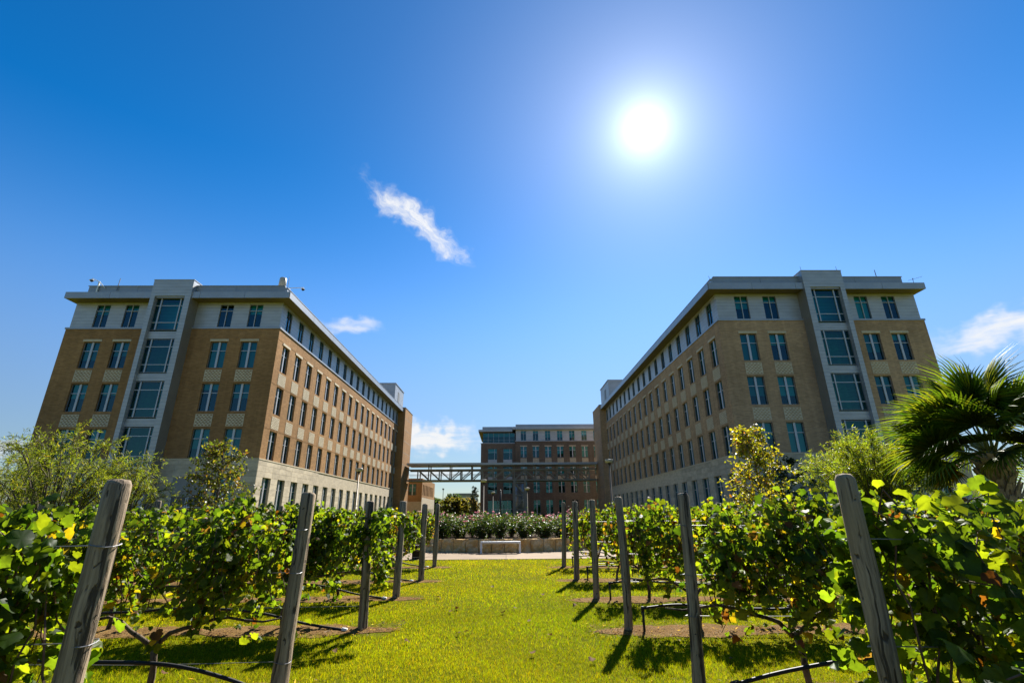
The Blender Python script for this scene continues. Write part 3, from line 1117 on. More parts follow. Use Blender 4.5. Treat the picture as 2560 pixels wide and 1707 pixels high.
rod('tall thin rod beside the left corner camera arm', (-34.1, 39.35, 20.3), 1.15, (.05, 0), .035)
rod('tall thin rod beside the white vent stack', (-20.02, 41., 20.3), 2.1, (0, 0), .03)
rod('tall dark rod on the right building roof, right of its glazed bay', (32.37, 37.95, 20.2), 1.3, (-.03, 0), .04)
rod('short rod at the inner front corner of the right building roof', (17.85, 37.9, 20.2), .75, (-.2, .1), .02)
rod('short rod at the right end of the right building roof', (35.2, 37.7, 19.9), .7, (.1, 0), .02)
rod('short rod on the left top corner of the right glazed bay', (25.5, 37.4, 21.05), .5, (-.03, 0), .018)
rod('short rod on the right top corner of the right glazed bay', (28.6, 37.4, 21.05), .5, (-.03, 0), .018)
vs = thing('vent_stack', 'cream ribbed vent stack on the left building roof corner', 'vent', (-21.3, 42.5, 20.0))
MB().tube([(0, 0, 0), (0, 0, 2.1)], .27, 18).build('pipe', 'lamp_head', vs, True)
MB().tube([(0, 0, 1.75), (0, 0, 1.95), (0, 0, 2.05)], [.29, .31, .26], 18).build('collar', 'metal', vs, True)
MB().tube([(0, 0, 2.06), (0, 0, 2.15), (0, 0, 3.0), (0, 0, 3.06)], [.26, .35, .31, .26], 18).build('hood', 'lamp_head', vs, True)
an = thing('roof_antenna', 'thin horizontal antenna at the right corner of the right roof', 'antenna', (35.3, 37.75, 19.98))
MB().tube([(0, 0, 0), (0, 0, .6)], .02, 6).build('mast', 'galv', an)
MB().tube([(-.45, 0, .38), (.9, 0, .78)], .014, 6).build('boom', 'galv', an)

# ------------------------------------------------------------------ lamps, bench
def lamp(label, x, y, h, z0=0.):
    o = thing('street_lamp', label, 'street lamp', (x, y, z0), 0, 'street lamps in the court')
    MB().tube([(0, 0, 0), (0, 0, .35), (0, 0, .36), (0, 0, h-.25)], [.13, .13, .075, .06], 10).build('pole', 'lamp_pole', o, True)
    MB().tube([(0, 0, h-.42), (0, 0, h-.34), (0, 0, h-.20)], [.06, .11, .16], 12).build('neck', 'black', o, True)
    MB().tube([(0, 0, h-.20), (0, 0, h-.17), (0, 0, h+.04), (0, 0, h+.10), (0, 0, h+.13)], [.16, .33, .36, .34, .12], 16).build('head', 'lamp_head', o, True)


lamp('street lamp in front of the sunlit side of the left building', -14.5, 50, 5.85)
lamp('street lamp in front of the far end of the right building', 9.3, 45, 6.05)
lamp('nearest of the three street lamps below the footbridge, left of the black pole', -2.62, 60, 5.35)
lamp('farthest and lowest street lamp below the footbridge', -2.12, 84, 5.0)
lamp('street lamp right of the black pole, before the lattice tower', 3.08, 74, 5.1)
bp = thing('flag_pole', 'plain black pole standing in the court before the brown building', 'pole', (-.66, 62, 0))
MB().tube([(0, 0, 0), (0, 0, 4.3)], .11, 10).build('shaft', 'black', bp, True)
MB().tube([(0, 0, 4.3), (0, 0, 4.36), (0, 0, 4.4)], [.13, .13, .05], 10).build('cap', 'black', bp, True)

bn = thing('bench', 'white backless bench on the path before the stone wall', 'bench', (-.225, 21.85, .022))
for y in (-.19, -.065, .06):
    MB().box(-.82, .82, y, y+.115, .405, .455).build('slat', 'white', bn)
for s in (-1, 1):
    MB().box(s*.80-.035, s*.80+.035, -.17, -.11, 0, .404).build('leg', 'white', bn)
    MB().box(s*.80-.035, s*.80+.035, .09, .15, 0, .404).build('leg', 'white', bn)
MB().box(-.76, .76, -.03, .01, .36, .404).build('rail', 'white', bn)

# ------------------------------------------------------------------ leaf templates
def grape_leaf(detail=True):
    if detail:
        half = [(.12, -.14), (.31, -.13), (.42, .0), (.55, .14), (.51, .29), (.43, .36), (.50, .50), (.42, .61), (.31, .67), (.20, .80), (.09, .90)]
    else:
        half = [(.28, -.14), (.53, .14), (.42, .37), (.44, .58), (.19, .82)]
    V = [(0, 0), (0, .42), (0, 1.02)]+half+[(-x, y) for x, y in half]
    n = len(half)
    F = []
    for sgn in (0, 1):
        i0 = 3+sgn*n
        ch = list(range(i0, i0+n))
        seq = [0]+ch+[2]
        for a, b in zip(seq[:-1], seq[1:]):
            F.append((1, a, b) if sgn == 0 else (1, b, a))
    V3 = []
    for x, y in V:
        z = -.30*abs(x)**1.3 + .05*math.sin(9*y+5*abs(x)) - .16*(y-.35)**2
        if (x, y) == (0, .42): z += .03
        V3.append((x, y, z))
    return np.array(V3), np.array(F)


GL_HI = grape_leaf(True)
GL_LO = grape_leaf(False)
OVAL = (np.array([(0, 0, 0), (.30, .35, -.06), (.24, .75, -.05), (0, 1, -.1), (-.24, .75, -.05), (-.30, .35, -.06)], float), np.array([(0, 1, 2), (0, 2, 3), (0, 3, 4), (0, 4, 5)]))
OAK = (np.array([(0, 0, 0), (.30, .30, -.08), (.16, .48, 0), (.34, .72, -.1), (0, 1.05, -.12), (-.34, .72, -.1), (-.16, .48, 0), (-.30, .30, -.08)], float), np.array([(0, 1, 2), (0, 2, 6), (0, 6, 7), (2, 3, 4), (2, 4, 6), (6, 4, 5)]))
SLIM = (np.array([(0, 0, 0), (.075, .45, -.02), (0, 1, -.10), (-.075, .45, -.02)], float), np.array([(0, 1, 2), (0, 2, 3)]))


def pick_colors(rs, n, pal, w, jit=.22):
    pal = np.array(pal, float); w = np.array(w, float)/sum(w)
    c = pal[rs.choice(len(pal), n, p=w)]
    return np.clip(c*(1+rs.normal(0, jit, (n, 1)))*(1+rs.normal(0, .08, (n, 3))), .004, .8)


VPAL = [(.038, .082, .008), (.070, .122, .010), (.118, .165, .010), (.22, .18, .010), (.10, .042, .010), (.10, .062, .022)]
VGREEN = [2.6, 4.2, 3.0, .22, .06, .12]
VTURN = [1.4, 3.0, 3.2, 1.0, .35, .9]

# ------------------------------------------------------------------ vineyard
LROWS = [(2.45, -1.84, 1.67, .057), (5.05, -1.98, 1.72, .067), (7.79, -2.02, 1.71, .060), (10.5, -2.10, 1.78, .066), (13.1, -2.06, 1.78, .068), (16.43, -2.19, 1.85, .068)]
RROWS = [(2.35, 1.575, 1.665, .043), (4.90, 1.645, 1.685, .051), (7.54, 1.665, 1.74, .056), (10.13, 1.675, 1.77, .058), (13.0, 1.71, 1.81, .066), (16.1, 1.75, 1.86, .066)]
ROWLEN = [4.2, 6.2, 8.4, 8.4, 7.0, 6.4]
ORD = ['first', 'second', 'third', 'fourth', 'fifth', 'sixth', 'seventh']
ROWW = ['nearest row', 'second nearest row', 'third row', 'fourth row', 'fifth row', 'farthest row']


def post_mesh(h, r, seed):
    rg = random.Random(seed)
    n, m_ = 18, 16
    V, F = [], []
    ph = [rg.uniform(0, 6.28) for _ in range(6)]
    cut = rg.uniform(0, 6.28)
    for j in range(m_+1):
        t = j/m_
        z = -.15+(h+.15)*t
        rr = r*(1.06-.10*t)*(1+.05*math.sin(5.1*t*h+ph[0])+.035*math.sin(13*t+ph[1]))
        if j == m_: rr *= .80
        if j == m_-1: z = h-.022
        cx = .012*math.sin(2.3*t*h+ph[2]); cy = .012*math.sin(1.9*t*h+ph[3])
        for k in range(n):
            a = 2*math.pi*k/n
            q = rr*(1+.06*math.sin(3*a+ph[4]+t*2)+.045*math.sin(7*a+ph[5]-t*3)+rg.uniform(-.02, .02))
            if math.cos(a-cut) > .93 and .3 < t: q *= .88
            V.append((cx+q*math.cos(a), cy+q*math.sin(a), z+(rg.uniform(-.004, .004) if j == m_ else 0)))
    for j in range(m_):
        for k in range(n):
            a, b = j*n+k, j*n+(k+1) % n
            F.append((a, b, b+n, a+n))
    V.append((V[-n][0]*.0+.012*math.sin(2.3*h+ph[2]), .012*math.sin(1.9*h+ph[3]), h+.006))
    for k in range(n):
        F.append((m_*n+k, m_*n+(k+1) % n, len(V)-1))
    return MB().add(V, F)


def gen_leaves(rs, x0, x1, shoots, dens, thick, top, low, lsz=.060):
    """leaves borne along shoots that climb from the cordon, arch over the wires and hang down. Returns pos, tip, normal, size, canes"""
    P, T, N, S, canes = [], [], [], [], []
    for i in range(shoots):
        sx = rs.uniform(x0, x1); side = 1 if rs.random() < .5 else -1
        z0 = rs.uniform(.62, .95); ap = rs.uniform(top-.38, top+.06)
        dx = rs.normal(0, .22); yo = side*rs.uniform(.12, thick)
        hang = rs.random() < .8
        ze = rs.uniform(low, 1.15) if hang else ap
        n1 = max(3, int((ap-z0)/.06)); n2 = int((ap-ze)/.06)+3 if hang else 0
        path = []
        for k in range(n1):
            t = k/n1
            path.append((sx+dx*t, yo*.25*t, z0+(ap-z0)*t))
        for k in range(n2):
            t = (k+1)/n2
            path.append((sx+dx*(1+.5*t)+.05*math.sin(9*t+i), yo*(.25+.75*math.sin(t*1.5)), ap+.05*math.sin(t*3.1)-(ap-ze)*t**1.35))
        path = np.array(path)+rs.normal(0, .012, (len(path), 3))
        canes.append(path)
        m_ = int(len(path)*dens)
        idx = rs.integers(0, len(path), m_)
        base = path[idx]
        out_ = np.stack([rs.normal(0, .6, m_), np.where(rs.random(m_) < .72, side, -side)*np.abs(rs.normal(.7, .35, m_)), rs.normal(.25, .45, m_)], 1)
        out_ = nrm(out_)
        P.append(base+out_*rs.uniform(.03, .13, (m_, 1)))
        T.append(nrm(out_*np.array([.6, .6, .2])+np.array([0, 0, -.75])+rs.normal(0, .38, (m_, 3))))
        N.append(nrm(out_*np.array([.35, .75, .3])+np.array([0, 0, .55])+rs.normal(0, .42, (m_, 3))))
        S.append(np.clip(rs.normal(lsz, lsz*.28, m_), lsz*.45, lsz*1.7))
    return np.concatenate(P), np.concatenate(T), np.concatenate(N), np.concatenate(S), canes


def trunk_mb(rs, reach):
    b = MB()
    lean = rs.uniform(-.10, .10)
    fork = rs.uniform(.42, .55)
    zs = np.linspace(-.06, fork, 7)
    pts = [(lean*(z/fork)**2+.018*math.sin(11*z+lean*40), .02*math.sin(8*z+2), z) for z in zs]
    b.tube(pts, [.046, .034, .027, .030, .025, .027, .028], 9)
    for s in (-1, 1):
        L = reach
        pp = [(lean, 0, fork-.02)]
        for k in range(1, 9):
            t = k/8
            pp.append((lean+s*(.03+.98*t**1.25*L)*1., .03*math.sin(7*t+s+lean*30), fork+(.20+.1*lean*s)*min(1, t*2.2)**.8+.02*math.sin(13*t+s*2+lean*50)))
        b.tube(pp, [.024, .020, .018, .015, .014, .012, .011, .009, .006], 7)
    return b


LEAFVAR = []
_rs = np.random.default_rng(77)
for c in VPAL:
    for kk in range(4):
        tv, tf = GL_HI
        tv2 = tv.copy()
        tv2[:, 2] += .10*np.sin(4*tv[:, 1]+kk)*tv[:, 0]+_rs.normal(0, .012, len(tv))
        if kk % 2: tv2[:, 2] *= -.5
        cc = np.array(c)*(1+_rs.normal(0, .2))
        col_ = np.repeat(cc[None], len(tv), 0)
        edge = np.linalg.norm(tv[:, :2]-np.array([0, .42]), axis=1)
        col_ = col_*(1.12-.22*edge[:, None])
        LEAFVAR.append(np_mesh('leaf', tv2, tf, 'vine_leaf', np.clip(col_, .003, .9), True))

FARFOL = {}


def canes_mesh(canes, r=.0045, step=2, n=4):
    b = MB()
    for c in canes:
        pts = [tuple(q) for q in c[::step]]
        if len(pts) < 2: continue
        b.tube(pts, list(np.linspace(r*1.25, r*.55, len(pts))), n, False)
    return b


def vine(label, x, y, near, rs, turn, half=1.22, shoots=34, dens=1.15, extra=None, top=1.62, low=.36, rz=0., lsz=.060, post=None):
    o = thing('grapevine', label, 'grapevine', (x, y, 0), rz, 'grapevines trained along the trellises')
    trunk_mb(rs, half-.1).build('trunk', 'bark', o, True)
    w = [a*(1-turn)+b*turn for a, b in zip(VGREEN, VTURN)]
    P, T, N, S, canes = gen_leaves(rs, -half, half, shoots, dens, .42, top, low, lsz)
    if post is not None:                       # the end post stands clear of its vine
        sg = 1 if post > 0 else -1
        keep = (P[:, 0]*sg < abs(post)+.02) & ~((np.abs(P[:, 0]-post) < .20) & (P[:, 1] < .09))
        P, T, N, S = P[keep], T[keep], N[keep], S[keep]
        canes = [c for c in canes if (c[:, 0]*sg).max() < abs(post)-.05]
    if extra is not None:
        for (path, m_, sz) in extra:
            path = np.array(path, float)
            tt = np.linspace(0, 1, 24)
            seg = np.linspace(0, 1, len(path))
            pp = np.stack([np.interp(tt, seg, path[:, k]) for k in range(3)], 1)
            canes.append(pp)
            ii = rs.integers(0, 24, m_)
            o_ = nrm(rs.normal(0, 1, (m_, 3))*np.array([.8, 1, .7])+np.array([0, -.3, .2]))
            P = np.concatenate([P, pp[ii]+o_*rs.uniform(.04, .11, (m_, 1))])
            T = np.concatenate([T, nrm(o_*.6+np.array([0, 0, -.6])+rs.normal(0, .35, (m_, 3)))])
            N = np.concatenate([N, nrm(o_*.5+np.array([0, .2, .6])+rs.normal(0, .4, (m_, 3)))])
            S = np.concatenate([S, np.clip(rs.normal(sz, .02, m_), .06, .19)])
    n = len(P)
    pal_i = rs.choice(len(VPAL), n, p=np.array(w)/sum(w))
    col_ = np.array(VPAL)[pal_i]
    col_ = np.clip(col_*(1+rs.normal(0, .22, (n, 1))), .003, .8)
    if near:
        vis = P[:, 1] - .6*np.abs(P[:, 2]-1.1)*0 + .25*P[:, 2]*-1
        order = np.argsort(vis)[:300]
        sel = np.zeros(n, bool); sel[order] = True
        y_ = nrm(T); z_ = nrm(N-y_*np.sum(N*y_, 1, keepdims=True)); x_ = np.cross(y_, z_)
        for i in order:
            lo = ob('leaf', LEAFVAR[pal_i[i]*4+int(rs.integers(0, 4))], o)
            mt = Matrix(((x_[i, 0], y_[i, 0], z_[i, 0], 0), (x_[i, 1], y_[i, 1], z_[i, 1], 0), (x_[i, 2], y_[i, 2], z_[i, 2], 0), (0, 0, 0, 1)))
            lo.rotation_euler = mt.to_euler()
            lo.location = tuple(P[i]); lo.scale = (S[i],)*3
        rest = ~sel
        tv, tf = GL_HI if y < 6 else GL_LO
        gz = 1.
    else:
        rest = np.ones(n, bool)
        tv, tf = GL_LO
        gz = 1.08
    grp = rs.integers(0, 4, n)
    bits = []
    for gi, zk in enumerate((1.0, 2.8, -1.4, 4.2)):        # flat, folded, cupped and curled blades
        q = rest & (grp == gi)
        tz_ = tv*np.array([1 if gi < 3 else .78, 1, zk])
        if gi == 3: tz_[:, 2] -= .35*np.maximum(0, tv[:, 1]-.4)
        bits.append(scatter(tz_, tf, P[q], T[q], N[q], S[q]*gz, col_[q]))
    V, F, C = merge(bits)
    fo = ob('foliage', np_mesh('foliage', V, F, 'vine_leaf', C, near), o)
    tag(fo, kind='stuff')
    cs = canes_mesh(canes, .0048 if near else .006, 3 if not near else 2).build('shoots', 'cane', o)
    tag(cs, kind='stuff')
    return o


def hose(label, pts, r, endcap=None, riser=False):
    o = thing('irrigation_hose', label, 'hose', (0, 0, 0), 0, 'irrigation hoses under the vine rows')
    P_ = []
    pts = [Vector(p) for p in pts]
    for i in range(len(pts)-1):
        a, b = pts[i], pts[i+1]
        p0 = pts[max(0, i-1)]; p3 = pts[min(len(pts)-1, i+2)]
        for k in range(6):
            t = k/6
            P_.append(.5*((2*a)+(b-p0)*t+(2*p0-5*a+4*b-p3)*t*t+(3*a-p0-3*b+p3)*t**3))
    P_.append(pts[-1])
    MB().tube([tuple(p) for p in P_], r, 8).build('pipe', 'hose', o, True)
    if riser:
        e = pts[0]
        MB().tube([(e.x, e.y, -.03), (e.x, e.y, e.z+.012)], r*1.05, 8).build('riser', 'hose', o, True)
        MB().tube([(e.x, e.y, e.z-.03), (e.x, e.y, e.z+.022)], r*1.5, 8).build('elbow', 'hose', o, True)
    else:
        e = pts[0]; d = (pts[0]-pts[1]).normalized()
        MB().tube([tuple(e-d*.02), tuple(e+d*.05)], r*1.7, 8).build('cap', 'white' if endcap else 'hose', o, True)


mul_rects = []
for si, rows in enumerate((LROWS, RROWS)):
    s = -1 if si == 0 else 1
    sd = 'left' if s < 0 else 'right'
    for ri, (y, px, h, r) in enumerate(rows):
        L = ROWLEN[ri]
        rs = np.random.default_rng(100+si*50+ri)
        tr = thing('vine_trellis', '%s of weathered posts and wires %s of the grass aisle' % (ROWW[ri], sd), 'trellis', (0, 0, 0), 0, 'trellis rows beside the aisle')
        post_mesh(h, r, 31*ri+si).build('post', 'post', tr, True, (px, y, 0), rs.uniform(0, 6)).rotation_euler = (rs.normal(0, .012), rs.normal(0, .012), rs.uniform(0, 6))
        k = 1
        while 4.9*k < L+1:
            post_mesh(h+rs.uniform(-.08, .06), .062, 31*ri+si+7*k).build('post', 'post', tr, True, (px+s*4.9*k, y+rs.uniform(-.04, .04), 0), rs.uniform(0, 6))
            k += 1
        for wz in (.62 if s > 0 else .30, .98, 1.40):
            zz = wz+rs.uniform(-.03, .03)
            pts = [(px-s*r*.9, y, zz)]
            pts = [(px+s*(L+1)*t, y+(.0 if t else 0), zz-.015*math.sin(math.pi*t*3)**2) for t in np.linspace(0, 1, 12)]
            MB().tube([tuple(q) for q in pts], .0028, 5).build('wire', 'galv', tr)
            ring = [(px+math.cos(a)*r*1.07, y+math.sin(a)*r*1.07, zz+.006*math.sin(2*a)) for a in np.linspace(0, 2*math.pi, 15)]
            MB().tube(ring, .0030, 5, False).build('wire_tie', 'galv', tr)
        # vines
        nv = max(1, int(round((L-.6)/2.4)))
        for vi in range(nv):
            off = (1.12 if s < 0 else .98)+2.4*vi
            near = ri <= 2 and vi < 2
            turn = min(1., .08+.15*ri+rs.uniform(-.1, .22)) if not (ri == 2 and s < 0) else .03
            if ri == 1: turn = .42 if vi == 0 else .55
            if ri == 0: turn = .06
            lab = 'grapevine %s from the aisle in the %s on the %s' % (ORD[vi], ROWW[ri], sd)
            sh, dn = (56, 2.2) if near else (54, 2.1)
            if ri >= 3: sh, dn = 50, 1.9
            kw = {}
            if ri == 0:
                sh, dn = 84, 2.6
                kw['lsz'] = .060
                kw['top'] = 1.56
                kw['low'] = .15
                if s > 0 and vi == 0:
                    sh, dn = 72, 2.3
                    kw['extra'] = [([(-.35+.27*q+.1*math.sin(q*7), -.15, 1.35), (-.35+.29*q, -.45-.05*(q % 3), 1.5+.06*math.sin(q*5)), (-.30+.30*q, -.72-.08*(q % 2), 1.28+.1*math.sin(q*3)), (-.28+.32*q, -.80-.08*(q % 3), .95-.3*(q % 2))], 48, .076+.010*(q % 3)) for q in range(1, 8)]
                    kw['extra'] += [([(-.2, -.1, .9), (-.5, -.35, 1.02), (-.85, -.42, .98), (-1.1, -.40, .86)], 36, .092),
                                   ([(-.1, -.2, 1.3), (.0, -.55, 1.45), (.15, -.75, 1.28), (.3, -.8, 1.0)], 54, .09),
                                   ([(.3, -.2, 1.2), (.4, -.6, 1.22), (.55, -.8, 1.0), (.6, -.85, .7)], 54, .09)]
                if s < 0 and vi == 0:
                    kw['extra'] = [([(.3, -.1, 1.0), (.62, -.12, .9), (.80, -.10, .55), (.83, -.1, .2)], 40, .075),
                                   ([(.2, -.2, 1.1), (0, -.5, 1.1), (-.2, -.6, .8), (-.3, -.6, .4)], 60, .068)]
            if ri == 2 and s < 0 and vi == 0:
                sh, dn = 74, 2.6
                kw['low'] = .36
                kw['extra'] = [([(.9, 0, 1.4), (1.35, -.05, 1.58), (1.7, -.08, 1.42), (1.85, -.1, 1.2)], 110, .07),
                               ([(.8, 0, 1.3), (1.25, -.1, 1.3), (1.4, -.12, .9), (1.38, -.12, .6)], 120, .07)]
            if ri == 1 and s > 0 and vi == 0:
                sh, dn = 68, 2.4
            if vi == 0 and not (ri == 2 and s < 0): kw['post'] = -s*off
            rs2 = np.random.default_rng(1000+si*500+ri*20+vi)
            vine(lab, px+s*off, y+rs2.uniform(-.03, .03), near, rs2, turn, 1.2, sh, dn, **kw)
        # mulch strip
        nm = 90
        V, F = [], []
        xa, xb = px-s*.55, px+s*(L+2)
        for k in range(nm+1):
            t = k/nm; x = xa+(xb-xa)*t
            e = min(1, math.sqrt(max(0, t)*14))
            wd = (.31+.09*math.sin(x*2.3+ri)+.06*math.sin(x*5.7+ri*2)+.04*math.sin(x*13+ri))*e+.01
            V += [(x, y-wd, .006), (x, y, .006+.035*e), (x, y+wd, .006)]
        for k in range(nm):
            a = 3*k
            F += [(a, a+3, a+4, a+1), (a+1, a+4, a+5, a+2)]
        tag(MB().add(V, F).build('mulch_strip', 'mulch', None, True), kind='structure')
        mul_rects.append((min(xa, xb), max(xa, xb), y))
        # drip hose
        lab = 'black irrigation hose under the %s on the %s' % (ROWW[ri], sd)
        if s < 0:
            e = px-.22 if ri != 1 else px+.05
            dx = [0, .55, 1.3, 2.4, 3.6, L+1]
            zz = [.03, .10, .27, .30, .27, .3]
            if ri == 1: dx = [0.05, .45, 1.0, 1.7, 2.6, 3.6, L+1]; zz = [.04, .17, .30, .34, .33, .31, .3]
            hose(lab, [(e-d_, y-.10+.05*math.sin(3*d_), z_) for d_, z_ in zip(dx, zz)], .016, ri != 1)
        else:
            e = px+.24
            dx = [0, .5, 1.1, 1.9, 2.8, L+1]
            zz = [.30, .33, .30, .28, .33, .3]
            if ri == 1: e = px+.28; zz = [.16, .24, .33, .34, .30, .3]; 
            if ri == 2: e = px-.02+.2
            hose(lab, [(e+d_, y-.12+.05*math.sin(3*d_), z_) for d_, z_ in zip(dx, zz)], .016, None, ri != 1)

# mulch chips and dry stalks on the strips: nobody could count them
rs = np.random.default_rng(9)
P = []
for (xa, xb, y) in mul_rects:
    n = int((min(xb, 8)-max(xa, -8))*520) if y < 9 else int((min(xb, 9)-max(xa, -9))*170)
    if n <= 0: continue
    P.append(np.stack([rs.uniform(max(xa, -9), min(xb, 9), n), y+rs.normal(0, .22, n).clip(-.48, .48), rs.uniform(.02, .045, n)], 1))
P = np.concatenate(P); n = len(P)
T = nrm(np.stack([rs.normal(0, 1, n), rs.normal(0, 1, n), rs.normal(0, .18, n)], 1))
N = nrm(np.stack([rs.normal(0, .35, n), rs.normal(0, .35, n), np.ones(n)], 1))
V, F, C = scatter(SLIM[0]*np.array([1.6, 1, 1]), SLIM[1], P, T, N, rs.uniform(.02, .06, n), pick_colors(rs, n, [(.30, .21, .12), (.18, .11, .06), (.42, .33, .2), (.10, .06, .035)], [3, 3, 1, 1.5]))
tag(ob('mulch_chips', np_mesh('mulch_chips', V, F, 'grass_blade', C)), 'brown mulch chips and dry stalks under the vines', 'mulch', None, 'stuff')

# ------------------------------------------------------------------ grass blades
rs = np.random.default_rng(3)
zones = [(4.6, 6.6, 5.2, 5200, .0042, .034), (6.6, 9.2, 6.5, 2900, .0056, .034), (9.2, 13, 8.0, 1300, .0085, .034), (13, 19.05, 10, 620, .013, .034)]
parts = []
for (ya, yb, xw, den, wd, ht) in zones:
    n = int((yb-ya)*2*xw*den)
    x = rs.uniform(-xw, xw, n); y = rs.uniform(ya, yb, n)
    keep = np.ones(n, bool)
    for (xa, xb, yr) in mul_rects:
        keep &= ~((np.abs(y-yr) < .34+.1*np.sin(x*3.1)) & (x > xa+.12) & (x < xb-.12))
    x, y = x[keep], y[keep]; n = len(x)
    patch = np.sin(x*1.9+1.3*np.sin(y*1.1))*np.sin(y*1.7+.9*np.sin(x*1.5))
    hh = ht*rs.uniform(.55, 1.25, n)*(1+.15*patch)
    a = rs.uniform(0, 2*np.pi, n); ln = rs.uniform(.1, .8, n)*hh
    b = rs.uniform(0, 2*np.pi, n); w = wd*rs.uniform(.7, 1.4, n)
    p0 = np.stack([x-np.cos(b)*w/2, y-np.sin(b)*w/2, np.zeros(n)], 1)
    p1 = np.stack([x+np.cos(b)*w/2, y+np.sin(b)*w/2, np.zeros(n)], 1)
    p2 = np.stack([x+np.cos(a)*ln, y+np.sin(a)*ln, hh], 1)
    V = np.stack([p0, p1, p2], 1).reshape(-1, 3)
    F = np.arange(3*n).reshape(-1, 3)
    col_ = pick_colors(rs, n, [(.120, .160, .003), (.172, .195, .003), (.215, .195, .005), (.26, .20, .04)], [3, 4, 2.2, .3], .18)
    big_ = np.sin(x*.55+.8*np.sin(y*.4)+1)*np.sin(y*.47+.7*np.sin(x*.6))
    col_ *= (1+.17*patch+.13*big_)[:, None]
    col_[:, 0] *= 1+.12*big_
    parts.append((V, F, np.repeat(col_, 3, 0)))
V, F, C = merge(parts)
tag(ob('grass', np_mesh('grass', V, F, 'grass_blade', C)), 'short mown sunlit grass of the aisle between the vine rows', 'grass', None, 'stuff')

# dry leaves lying about
rg = random.Random(21)
DRY = []
for k, c in enumerate([(.20, .11, .05), (.15, .07, .03), (.26, .18, .10)]):
    tv, tf = GL_HI
    t2 = tv.copy(); t2[:, 2] = .28*np.abs(tv[:, 0])+.12*np.sin(5*tv[:, 1]+k)
    DRY.append(np_mesh('fallen_leaf', t2, tf, 'dry_leaf', np.repeat(np.array([c]), len(tv), 0), True))
spots = [(-2.0, 6.55), (-1.25, 6.95), (-.62, 7.35), (-.55, 7.42), (-.05, 8.8), (.15, 9.1), (-.9, 8.9), (-.8, 9.2), (.35, 8.1), (.55, 7.2), (.3, 6.3), (-2.4, 7.5), (-2.9, 7.4), (1.9, 6.4), (2.4, 6.0),
         (-1.3, 10.4), (.7, 10.6), (-.3, 11.8), (1.2, 9.4), (-1.5, 8.2), (2.1, 6.9), (.9, 6.0), (-3.4, 5.7)]
for i, (x, y) in enumerate(spots):
    o = ob('fallen_leaf', DRY[i % 3], None, (x, y, .045))
    o.rotation_euler = (rg.uniform(-.35, .35), rg.uniform(-.35, .35), rg.uniform(0, 6.28))
    o.scale = (rg.uniform(.05, .08),)*3
    tag(o, 'dry brown leaf lying on the mown grass', 'leaf', 'dry leaves on the grass')

# ------------------------------------------------------------------ trees and shrubs
def crown_tree(name, label, cat, loc, h, prof, base, tmpl, lsize, pal, w, limbs, twigs, lpt, seed, mat='leaf', trunk_r=.08, upw=.35, group=None, droop=0., spread=.16):
    """one stem with limbs that carry twigs of leaves. prof(t) = crown radius at relative height t"""
    rs = np.random.default_rng(seed)
    o = thing(name, label, cat, loc, 0, group)
    tb = MB()
    tz = np.linspace(-.1, h*.93, 9)
    ph = rs.uniform(0, 6, 2)
    sway = lambda z: np.array([.05*h*.3*math.sin(z*1.1+ph[0]), .05*h*.3*math.sin(z*.9+ph[1]), 0])
    tb.tube([tuple(np.array([0, 0, z])+sway(z)) for z in tz], list(trunk_r*(1-.9*np.linspace(0, 1, 9))+.006), 8)
    P, D = [], []
    for i in range(limbs):
        t = base+(1-base)*((i+.5)/limbs)**.9
        z = h*t*.93
        a = i*2.39996+rs.uniform(-.5, .5)
        L = prof(t)*rs.uniform(.72, 1.12)
        st = np.array([0, 0, z-.25*L])+sway(z)
        dirv_ = np.array([math.cos(a), math.sin(a), upw+rs.uniform(-.15, .2)])
        pts = []
        for k in range(6):
            q = k/5
            pts.append(st+dirv_*L*q+np.array([0, 0, .10*L*math.sin(q*3)-droop*L*q*q])+rs.normal(0, .025*L, 3)*(k > 0))
        rr = max(.012, trunk_r*.45*(1-t)+.014)
        tb.tube([tuple(q) for q in pts], list(np.linspace(rr, .006, 6)), 5, False)
        for j in range(twigs):
            q = rs.uniform(.25, 1.0)
            k = min(4, int(q*5)); f = q*5-k
            p0 = pts[k]*(1-f)+pts[k+1]*f
            d = nrm(np.array([math.cos(a), math.sin(a), .3])*.6+rs.normal(0, .7, 3))
            Lt = spread*L+rs.uniform(.12, .42)
            p1 = p0+d*Lt-np.array([0, 0, droop*Lt*.7])
            tb.tube([tuple(p0), tuple((p0+p1)/2+rs.normal(0, .02, 3)), tuple(p1)], [.007, .005, .003], 4, False)
            m_ = rs.poisson(lpt)+1
            f_ = rs.uniform(.1, 1.08, (m_, 1))
            P.append(p0+(p1-p0)*f_+rs.normal(0, .05, (m_, 3)))
            D.append(np.repeat(d[None], m_, 0))
    tb.build('trunk', 'tree_bark', o, True)
    P = np.concatenate(P); D = np.concatenate(D); n = len(P)
    T = nrm(D*.6+rs.normal(0, .7, (n, 3))+np.array([0, 0, -.25]))
    N = nrm(rs.normal(0, .6, (n, 3))+np.array([0, 0, .75]))
    V, F, C = scatter(tmpl[0], tmpl[1], P, T, N, np.clip(rs.normal(lsize, lsize*.25, n), lsize*.4, lsize*1.8), pick_colors(rs, n, pal, w))
    c = ob('crown', np_mesh('crown', V, F, mat, C), o)
    tag(c, kind='stuff')
    return o


